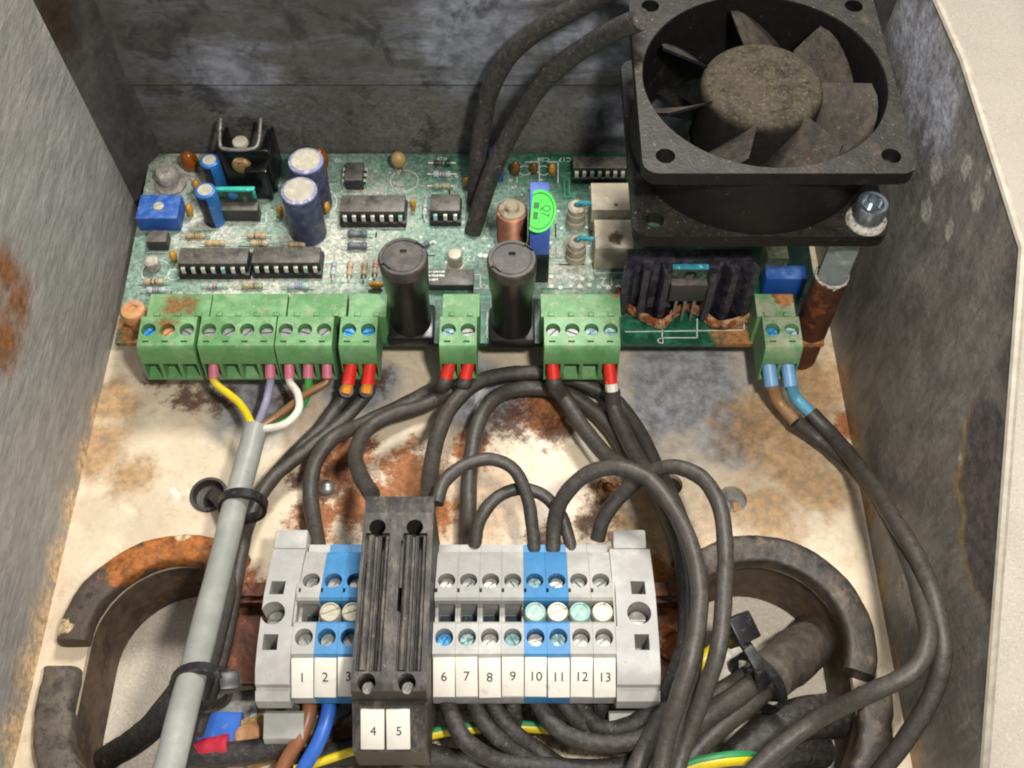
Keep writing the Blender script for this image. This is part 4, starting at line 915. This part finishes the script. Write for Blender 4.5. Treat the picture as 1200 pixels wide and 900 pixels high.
def end_clamp(x0, x1_, label, flip):
    xm = (x0+x1_)/2; t = Thing('end_clamp', label, 'end clamp', (xm, -77, 6.6), 'grey end clamps of the terminal row')
    bm = B(); prism(bm, [(-59, 7), (-59, 20), (-60.5, 22.5), (-73, 26.5), (-85, 26.8), (-90.5, 26), (-93.4, 24.2), (-93.7, 22.9), (-94.4, 22.5), (-94.6, 23.3), (-96.5, 22), (-97, 18.5), (-95, 17), (-95, 7)], x0, x1_, 'x')
    cs = []; hx = xm+flip*1.0
    for y in (-71.5, -84.6): c = B(); box(c, (hx, y, 24), (3.3, 3.6, 14)); cs.append(c)
    c = B(); cyl(c, (hx-.2, -77.8, 19), 2.75, 12, 26); cs.append(c)
    c = B(); box(c, (x0 if flip > 0 else x1_, -66, 26), (1.0, 30, 1.6)); cs.append(c)
    t.part('clamp_body', cut(bm, *cs), M['din_gray'])
    bm = B(); box(bm, (xm+flip*.2, -57.4, 19), (8, 5, 5.5), .6); t.part('clamp_nub', bm, M['din_gray'])
    bm = B(); prism(bm, [(-96.6, 10), (-96.6, 14.6), (-97.4, 15.6), (-102.4, 13.4), (-103, 12), (-103, 8.4), (-102, 8), (-97.6, 8)], xm-4.5+(1.5 if flip < 0 else -1.6), xm+4.5+(1.5 if flip < 0 else -1.6), 'x'); t.part('clamp_foot', bm, M['din_gray'])
    t.inst('screw', screw_mesh('screw_bright', 2.3), (hx-.2, -77.8, 20))
xr = x6+7*pit+bw_/2+.1; end_clamp(xr, xr+9.6, 'grey end clamp beside block 13 with a white foot', 1)
xl = x1-bw_/2-.1; end_clamp(xl-7.6, xl, 'grey end clamp beside block 1, behind the grey cable', -1)

# black two-pole fuse block, markers 4 and 5
fa = at(416, 800, 38).x; fb_ = at(512, 800, 38).x; fm = (fa+fb_)/2
fx0, fx1 = x1+2*pit+bw_/2+.15, x6-bw_/2-.15; fm = (fx0+fx1)/2
fz = Thing('fuse_terminal', 'large black dusty fuse terminal block marked 4 and 5', 'fuse block', (fm, -77, 6.6))
bm = B(); prism(bm, [(-55, 7), (-55, 30), (-53.2, 34), (-53.4, 36.5), (-55.5, 37.2), (-57.5, 36.2), (-58.2, 38), (-96.8, 38), (-98.6, 37), (-99.6, 33), (-100.6, 33.4), (-101.4, 32.6), (-108.6, 27.2), (-108.8, 16), (-100, 14), (-100, 7)], fx0, fx1, 'x')
cs = []
for s in (-1, 1):
    gx = fm+s*4.2-.4
    c = B(); cyl(c, (gx, -61.8, 30), 1.9, 12, 20); cs.append(c)
    c = B(); cyl(c, (gx, -97.0, 30), 1.9, 12, 20); cs.append(c)
    c = B(); box(c, (gx+.2, -79, 38.5), (5.4, 31.5, 3.6)); cs.append(c)
    c = B(); box(c, (gx+1.5, -79, 36), (1.0, 31, 4)); cs.append(c)
c = B(); box(c, (fm+1.6, -73, 38), (1.4, 16, 3)); cs.append(c)
c = B(); box(c, (fm+1.6, -78.6, 36), (1.5, 6, 8)); cs.append(c)
fzb = fz.part('block_body', cut(bm, *cs), M['fuse_block'])
for s in (-1, 1):
    for dx_, rr_ in ((-1.3, .95), (2.3, .45), (.55, .35)):
        bm = B(); tube(bm, [(fm+s*4.2-.4+dx_, -63.6, 36.9), (fm+s*4.2-.4+dx_, -94.4, 36.9)], rr_, 10, 3); fz.part('ridge', bm, M['fuse_block'], parent=fzb)
for s in (-1, 1): fz.inst('screw', screw_mesh('screw_bright', 1.5), (fm+s*4.2-.4, -97.2, 32.6), rz=1.2)
for s, n in ((-1, 4), (1, 5)):
    mp = Vector((fm+s*2.7-.9, -104.7, 30.5)); bm = B(); box(bm, (0, 0, 0), (5.0, 8.6, 1.1), .2)
    mk_ = fz.inst('marker', shared(bm, 'marker', M['marker']), mp, rot=(R(37), 0, .01*s))
    q = bpy.data.objects.new('printed_number', shared(text_mesh(str(n), 2.7, 'printed_number', .02), 'printed_number', M['ink'])); COL.objects.link(q); q.parent = mk_; q.location = (.2*S, -.3*S, .6*S)

# ================================================================== wires
def uneven(bm, k=0):
    return rough_up(rough_up(bm, .16, .22, k), .07, 1.1, k)
def W(path): return [p if isinstance(p, Vector) else at(*p) for p in path]
def ferrule(t, a, b, r, m, parent=None):
    d = (b-a).normalized(); bm = B(); tube(bm, [a-d*1.4, a, b-d*.2, b], [r*.9, r, r, r*1.12], 14, 3); return t.part('ferrule', bm, m, parent=parent)
GW = 'black wires between the board and the terminal row'
def fwire(k, i, n, path, r, label, fm_='f_red', core=None, lower=9, dx=0., r0=1.75):
    a = hole(k, i, n); b = a+Vector((dx, -3.3, -2.6)); pts = W(path)
    t = Thing('wire', label, 'wire', a, GW)
    bm = B(); st_ = b+(b-a).normalized()*(2.0 if core else .4)
    tube(bm, ([st_] if core else [b-Vector((dx*.3, -1, -1)), st_])+pts, r*.93, 12); uneven(bm, k*3+i); t.part('sheath', bm, M['rubber'])
    ferrule(t, a+Vector((0, .6, .7)), b, r0, M[fm_])
    if core:
        bm = B(); tube(bm, [b-(b-a)*.2, b+(b-a).normalized()*2.6], r*.72, 10); t.part('core', bm, M[core])
    return t
GC = at(297, 505, 18)
# pair running down behind the grey cable
fwire(4, 0, 2, [(405, 462, 8), (378, 500, 6), (335, 543, 6), (302, 585, 7), (280, 640, 9), (262, 720, 13), (240, 800, 20), (222, 850, 24), (205, 920, 30)], 2.1, 'black wire from the blue screwed plug running closest to the grey cable', core='w_orange', dx=-1)
fwire(4, 1, 2, [(432, 458, 8), (405, 490, 6), (362, 525, 7), (320, 560, 7), (294, 605, 8), (280, 660, 10), (266, 740, 10), (250, 800, 14), (228, 860, 16)], 2.1, 'black wire from the blue screwed plug, outer of the pair beside the grey cable', core='w_orange', dx=-.8)
fwire(5, 0, 2, [(505, 458, 8), (470, 476, 6), (425, 497, 8), (388, 515, 12), (368, 545, 10), (364, 580, 8), (370, 625, 11), (374, 650, 14)], 2.3, 'black wire from the plug between the fuse holders curving down to block 1', dx=-1.5)
fwire(5, 1, 2, [(532, 456, 9), (500, 474, 10), (455, 488, 13), (428, 506, 15), (417, 532, 18), (422, 556, 24), (436, 580, 30)], 2.2, 'black wire from the plug between the fuse holders bending into the fuse block', dx=-1.2)
bm = B(); tube(bm, W([(503, 578, 30), (504, 556, 22), (512, 515, 16), (528, 478, 13), (562, 447, 11), (620, 437, 8), (670, 445, 6), (715, 465, 5), (745, 500, 5), (768, 545, 7), (790, 590, 12), (806, 640, 18), (812, 700, 22)]), 2.15, 12); uneven(bm, 2)
single('wire', bm, M['rubber'], 'black wire arching out of the fuse block under the four-way plug, outer arch', 'wire', GW)
bm = B(); tube(bm, W([(552, 648, 14), (549, 600, 10), (551, 545, 9), (562, 492, 9), (585, 463, 8), (625, 455, 6), (668, 463, 5), (705, 490, 4), (735, 530, 5), (760, 565, 8), (783, 610, 14), (796, 660, 18)]), 2.15, 12); uneven(bm, 9)
single('wire', bm, M['rubber'], 'black wire arching from block 7 under the four-way plug, inner arch', 'wire', GW)
fwire(6, 0, 4, [(660, 465, 9), (682, 500, 9), (712, 535, 12), (752, 560, 18), (785, 590, 24), (808, 640, 30), (816, 700, 34), (812, 770, 34), (795, 840, 30), (772, 920, 26)], 2.4, 'black wire from the first red ferrule of the four-way plug, sweeping down past block 13', dx=.5)
fwire(6, 3, 4, [(720, 480, 9), (738, 520, 10), (758, 556, 13), (782, 600, 17), (800, 650, 22), (806, 720, 24), (798, 790, 22), (770, 850, 18), (735, 920, 16)], 2.4, 'black wire from the ferrule with a white end on the four-way plug', core='w_white', dx=.6)
# loops between blocks
def loop(path, r, label, m='rubber'):
    bm = B(); tube(bm, W(path), r*.93, 12); uneven(bm, path[0][0]); single('wire', bm, M[m], label, 'wire', GW)
loop([(512, 590, 34), (520, 566, 34), (545, 545, 33), (575, 538, 32), (602, 550, 30), (617, 580, 26), (624, 620, 21), (626, 645, 18)], 1.75, 'black wire looping from the fuse block over to blue block 10')
loop([(556, 640, 18), (562, 610, 22), (580, 585, 24), (606, 573, 24), (636, 580, 23), (656, 602, 21), (666, 628, 19), (670, 648, 17)], 1.75, 'small black wire loop arching behind blocks 7 to 11')
loop([(648, 645, 18), (650, 612, 22), (662, 580, 28), (690, 555, 33), (725, 548, 36), (758, 560, 37), (788, 595, 38), (810, 640, 40), (820, 700, 42), (812, 760, 42), (796, 815, 38), (780, 870, 32), (770, 930, 28)], 2.1, 'black wire rising from blue block 11 and sweeping past the end clamp')
loop([(700, 632, 18), (707, 608, 22), (730, 578, 27), (757, 556, 32), (790, 547, 36), (822, 560, 38), (842, 590, 40), (850, 640, 41), (848, 700, 42), (842, 760, 40), (822, 820, 34), (800, 880, 28), (786, 930, 26)], 2.0, 'black wire looping from block 13 over the hole and down beside the end clamp')
# wires dropping from under the markers
GD = 'black wires leaving the terminal row below the markers'
def drop(path, r, label):
    bm = B(); tube(bm, W(path), r*.93, 12); uneven(bm, path[0][0]); single('wire', bm, M['rubber_dirty' if r > 1.9 else 'rubber'], label, 'wire', GD)
drop([(520, 806, 14), (528, 835, 16), (545, 868, 16), (580, 890, 12), (630, 897, 10), (700, 900, 10), (760, 895, 10)], 2.2, 'black wire dropping from under marker 6 and running along the lower edge')
drop([(550, 806, 14), (560, 835, 15), (580, 862, 14), (610, 884, 10), (640, 910, 8)], 2.1, 'dusty black wire from under marker 7, between the blue lower screw block and block 8')
drop([(572, 806, 14), (582, 832, 14), (602, 858, 13), (628, 878, 9), (668, 905, 8)], 2.1, 'dusty black wire slanting down from under marker 8 past the short straight one')
drop([(600, 806, 13), (601, 830, 12), (604, 850, 8), (612, 880, 5)], 2.0, 'short black wire dropping straight down from under marker 9')
drop([(625, 806, 14), (634, 830, 15), (658, 858, 15), (700, 871, 15), (748, 866, 15), (780, 842, 18), (800, 800, 24), (812, 740, 28)], 2.2, 'black wire curving from under marker 10 back up past the end clamp, lower curve')
drop([(650, 806, 14), (662, 826, 14), (682, 848, 12), (715, 872, 8), (760, 884, 8), (800, 870, 10)], 2.1, 'dusty black wire from under marker 11 below the two curving wires')
drop([(674, 806, 12), (680, 828, 12), (704, 852, 13), (738, 850, 15), (770, 826, 18), (790, 792, 25), (804, 750, 28), (808, 690, 28)], 2.2, 'black wire curving from under marker 12 up past the end clamp, upper curve')
drop([(700, 806, 12), (704, 824, 12), (706, 840, 8)], 2.0, 'short black wire stub under marker 13')

# fan supply pair
def fcable(path, label):
    bm = B(); tube(bm, path, 2.6, 14); rough_up(bm, .2, .25); single('fan_cable', bm, M['rubber_dirty'], label, 'cable', 'dirty fan cables in front of the back wall')
fcable([aty(752, 22, 40), aty(728, 32, 44), aty(682, 58, 52), aty(640, 92, 56), aty(607, 140, 57), aty(582, 190, 53), aty(564, 238, 48), at(554, 272, 13.7)], 'dirty black fan cable in front, bent at its middle and entering the fan side')
fcable([aty(752, -24, 48), aty(722, -14, 52), aty(690, 2, 57), aty(632, 34, 62), aty(596, 66, 64), aty(574, 107, 64), aty(565, 150, 62), aty(559, 195, 58), at(557, 238, 15)], 'dirty black fan cable behind the other one, rising out of view')

# board to fan sensor pair with blue and brown ends
t7 = hole(7, 1, 2); t6 = hole(7, 0, 2)
def supply(a, pts_c, pts_b, mc, r, label):
    t = Thing('wire', label, 'wire', a, 'supply wires beside the scuffed wall'); b = a+Vector((.8, -4.4, -2.4))
    pc_ = W(pts_c); bm = B(); tube(bm, [b+Vector((0, 1, .5))]+pc_, r*.78, 12); t.part('core', bm, M[mc])
    pb = W(pts_b); bm = B(); tube(bm, [pc_[-1]]+pb, r*.95, 12); uneven(bm, 5); t.part('sheath', bm, M['rubber'])
    ferrule(t, a+Vector((0, .6, .7)), b, 1.9, M['f_blue'])
supply(t7, [(932, 465, 10), (950, 484, 9)], [(975, 510, 8), (1010, 552, 14), atx(1045, 605, 89), atx(1075, 655, 90), atx(1098, 715, 90), atx(1105, 765, 90), atx(1092, 815, 88), atx(1060, 868, 83), atx(1010, 930, 75)], 'w_sky', 2.2, 'black wire with a sky blue end, the longer of the two along the scuffed wall')
supply(t6, [(912, 470, 9), (932, 494, 8)], [(960, 515, 5), (1000, 548, 8), atx(1035, 596, 89.5), atx(1062, 650, 89.5), atx(1080, 705, 88), atx(1088, 752, 86), atx(1070, 786, 82), atx(1020, 812, 74), (960, 842, 28), (910, 878, 24), (860, 925, 20)], 'w_tan', 2.1, 'black wire with a tan end that doubles back across the cable hole')

# grey multicore cable
mc = Thing('multicore_cable', 'thick grey cable splitting into five thin coloured wires', 'cable', (GC.x, GC.y, 0))
gp = W([(300, 500, 17), (292, 530, 17), (276, 590, 19), (258, 665, 24), (240, 735, 31), (222, 805, 39), (203, 880, 46), (188, 940, 50)])
bm = B(); tube(bm, gp, 3.05, 20); rough_up(bm, .15, .12); mc.part('sheath', bm, M['sheath'])
ge = gp[0]
def core(k, i, n, path, m, lab):
    a = hole(k, i, n); b = a+Vector((0, -2.2, -1.6)); pts = W(path)
    bm = B(); tube(bm, [b+Vector((0, 1, 1)), b+Vector((0, -.6, -.6))]+pts+[ge.lerp(gp[1], .15)], 1.05, 10); c = mc.part('core_wire', bm, M[m], label=lab)
    ferrule(mc, a+Vector((0, .4, .4)), b, 1.45, M['f_pink'], c)
core(2, 0, 4, [(281, 473, 14)], 'w_yellow', 'yellow core wire'); core(2, 3, 4, [(312, 470, 12)], 'w_violet', 'pale violet core wire')
core(3, 0, 3, [(349, 462, 17), (349, 482, 19), (334, 497, 19)], 'w_white', 'white core wire curling round'); core(3, 1, 3, [(360, 462, 12), (348, 483, 13), (326, 497, 15)], 'w_green', 'green core wire')
core(3, 2, 3, [(357, 463, 15), (326, 487, 17)], 'w_brown', 'brown core wire')

# cable ties
def tie(name_label, c, d, r, parent=None, hang=None, rr=(1.3, .5)):
    t = Thing('cable_tie', name_label, 'cable tie', c, 'black cable ties'); d = Vector(d).normalized()
    u = d.cross(Vector((0, 0, 1))).normalized(); v = d.cross(u); pts = []
    for k in range(28):
        a = 2*math.pi*k/28; pts.append(Vector(c)+u*math.cos(a)*r[0]+v*math.sin(a)*r[1])
    bm = B(); P_ = pts; N = len(P_); rings = []
    for i, p in enumerate(P_):
        n_ = (p-Vector(c)).normalized()
        rings.append([bm.verts.new(p+d*x+n_*y) for x, y in ((-rr[0], -rr[1]), (rr[0], -rr[1]), (rr[0], rr[1]), (-rr[0], rr[1]))])
    for i in range(N):
        a, b = rings[i], rings[(i+1) % N]
        for k in range(4): bm.faces.new((a[k], a[(k+1) % 4], b[(k+1) % 4], b[k]))
    bmesh.ops.recalc_face_normals(bm, faces=bm.faces); t.part('strap', bm, M['rubber_clean'])
    return t, u, v
d1 = gp[3]-gp[2]
cc = gp[2]+Vector((1.6, 0, -1.2)); t, u, v = tie('black cable tie fixing the grey cable to the round plug in the floor', cc, d1, (5.6, 4.9))
pp = at(245, 580, 0); bm = B(); lathe(bm, [(4.3, -2.8), (4.3, .05), (5.1, .05), (5.0, .7), (4.2, .8), (3.7, -1.6), (0, -2.2)], (pp.x, pp.y, 0), 28); t.part('anchor_plug', bm, M['rubber'])
bm = B(); tube(bm, [(pp.x-.5, pp.y+.3, -1.2), (pp.x+2, pp.y-1., 2.2), (cc.x-3.5, cc.y-1, 9), (cc.x-5, cc.y-1.0, 13)], 1, 8, 5, flat=(1.8, .8)); rough_up(bm, .2, .8); t.part('tail', bm, M['rubber_dirty'])
d2 = gp[6]-gp[5]; cc = at(236, 806, 35); t, u, v = tie('black cable tie binding the grey cable to black wires beside the rail', cc, d2, (6.2, 6.0))
bm = B(); h_ = cc+Vector((6.2, .5, 2)); box(bm, h_, (4.4, 4., 3.4), .6, rot=Euler((0, .3, .2))); rough_up(bm, .3, .6); t.part('head', bm, M['rubber_clean'])

# ------------------------------------------------------------------ cables at the lower holes
sl = Thing('sleeved_cable', 'thick black sleeved cable coming up through the hole inside the black half ring', 'cable', at(940, 770, 0))
bm = B(); tube(bm, W([(985, 715, -36), (962, 740, -22), (935, 766, -6), (905, 790, 6), (893, 800, 9)]), [6.6, 6.6, 6.4, 6.0, 4.6], 20); rough_up(bm, .4, .25); sl.part('sleeve', bm, M['sleeve_brown'])
for i, (pth, r) in enumerate((([(900, 786, 11), (870, 812, 14), (830, 838, 16), (790, 872, 16), (752, 925, 14)], 2.6), ([(905, 800, 9), (878, 824, 12), (845, 850, 13), (815, 880, 12), (785, 930, 10)], 2.6), ([(895, 780, 6), (862, 800, 8), (835, 820, 9), (808, 850, 8)], 2.4))):
    bm = B(); tube(bm, W(pth), r, 12); sl.part('inner_wire', bm, M['rubber'])
bm = B(); tube(bm, W([(862, 760, 4), (856, 785, 5), (852, 808, 6)]), 3.4, 14); sl.part('filler', bm, M['w_white'])
ct = at(888, 800, 12); t, u, v = tie('black cable tie with a square head sticking up round the sleeved cable', ct, at(905, 786, 10)-at(870, 815, 13), (7.2, 6.4), rr=(1.2, .5))
hd = at(866, 738, 20); bm = B(); box(bm, hd, (6.2, 6.5, 6), .5, rot=Euler((.3, .2, .5))); t.part('head', bm, M['rubber_clean'])
bm = B(); tube(bm, W([(866, 745, 19), (878, 762, 20), (890, 785, 19), (893, 808, 14)]), 1, 8, 6, flat=(1.5, .7)); t.part('tail', bm, M['rubber_clean'])
def heavy(path, r, label, m='rubber_dirty', cat='cable', name='power_cable', grp='heavy cables at the lower edge'):
    bm = B(); tube(bm, W(path), r, 14); rough_up(bm, .25, .25); single(name, bm, M[m], label, cat, grp)
heavy([(1000, 842, -20), (965, 838, -4), (925, 848, 2), (880, 880, 4), (835, 930, 4)], 5.2, 'heavy black cable in the lower part of the hole by the black ring')
heavy([(960, 880, -12), (920, 880, -2), (885, 905, 0), (860, 940, 0)], 4.6, 'short heavy black cable under the tan ended wire at the lower edge')
heavy([(95, 905, -28), (140, 880, -10), (180, 850, 4), (205, 818, 8), (238, 770, 5), (262, 700, 3)], 3.2, 'black cable rising out of the hole behind the grey cable')
heavy([(205, 880, 6), (255, 884, 7), (310, 878, 8), (352, 860, 9), (395, 832, 9), (420, 810, 9)], 2.8, 'black cable running across below blocks 1 and 2')
heavy([(330, 905, 4), (400, 882, 5), (470, 880, 5), (520, 890, 5), (600, 905, 5)], 3.0, 'dusty black cable lying below the markers 4 and 5')
heavy([(770, 895, 6), (800, 880, 7), (830, 850, 6), (860, 825, 3), (880, 812, -4), (900, 800, -16)], 3.0, 'black cable dropping into the hole under the square headed cable tie')
def thin(path, r, m, label, name='wire', m2=None):
    t = None
    bm = B(); tube(bm, W(path), r, 12); 
    if m2:
        t = Thing(name, label, 'wire', W(path)[0], 'earth wires at the lower edge'); t.part('insulation', bm, M[m])
        bm = B(); tube(bm, [p+Vector((0, r*.38, r*.42)) for p in W(path)], r*.72, 10); t.part('stripe', bm, M[m2])
    else: single(name, bm, M[m], label, 'wire', 'thin coloured wires under the terminal row')
thin([(362, 806, 12), (362, 835, 13), (352, 864, 12), (335, 892, 10), (318, 930, 8)], 1.7, 'w_rust', 'reddish brown wire hanging under marker 1')
thin([(387, 806, 13), (384, 838, 14), (374, 868, 13), (356, 900, 11), (335, 935, 9)], 1.7, 'w_blue', 'blue wire hanging under marker 2')
thin([(500, 862, 9), (530, 856, 9), (600, 852, 8), (660, 854, 8), (720, 846, 8)], 1.25, 'w_yellow', 'yellow and green earth wire behind the wires under markers 6 to 10', m2='w_pe')
thin([(800, 800, 10), (815, 782, 12), (832, 766, 13), (850, 752, 12)], 1.7, 'w_yellow', 'short yellow wire showing between the black wires by the hole')
thin([(775, 915, 14), (812, 898, 16), (845, 891, 17), (872, 889, 16), (895, 893, 10)], 1.5, 'w_yellow', 'yellow and green earth wire at the lower edge below the sleeved cable', m2='w_pe')
thin([(345, 902, 9), (378, 892, 9), (408, 882, 9), (440, 872, 9), (480, 862, 8)], 1.0, 'w_yellow', 'yellow wire running under marker 4')
# insulated lugs, stud and strip
lg = Thing('cable_lug', 'blue sleeved cable lug lying beside the rusty stud', 'lug', at(265, 855, 3))
bm = B(); tube(bm, W([(232, 862, 4), (255, 858, 5), (282, 858, 5)]), 1, 12, 5, flat=(4.6, 2.0)); lg.part('sleeve', bm, M['w_blue'])
lr = Thing('cable_lug', 'red sleeved cable lug in front of the blue one', 'lug', at(255, 876, 3))
bm = B(); tube(bm, W([(226, 880, 7), (248, 876, 8), (268, 874, 8)]), [2.0, 2.4, 2.8], 12, 5); lr.part('sleeve', bm, M['lug_red'])
stud = Thing('earth_stud', 'rusty brass nut and bolt below the end clamp near the grey cable', 'bolt', at(300, 868, 0))
p = at(302, 868, 4); bm = B(); cyl(bm, (p.x, p.y, 1), 6.2, 4.5, 6, rot=Euler((0, 0, .3))); rough_up(bm, .3, .4); stud.part('nut', bm, M['brass'])
bm = B(); lathe(bm, [(3.4, 4), (3.3, 7.4), (2.6, 8), (0, 8)], (p.x-1.5, p.y, 0), 18); rough_up(bm, .3, .5); stud.part('bolt_end', bm, M['screw_rust'])
bm = B(); q = at(262, 828, 2); box(bm, (q.x, q.y, 1.2), (16, 7, 1.4), .2, rot=Euler((0, 0, .1))); single('metal_strip', bm, M['zinc_strip'], 'grey zinc strip lying under the rail behind the blue lug', 'strip')
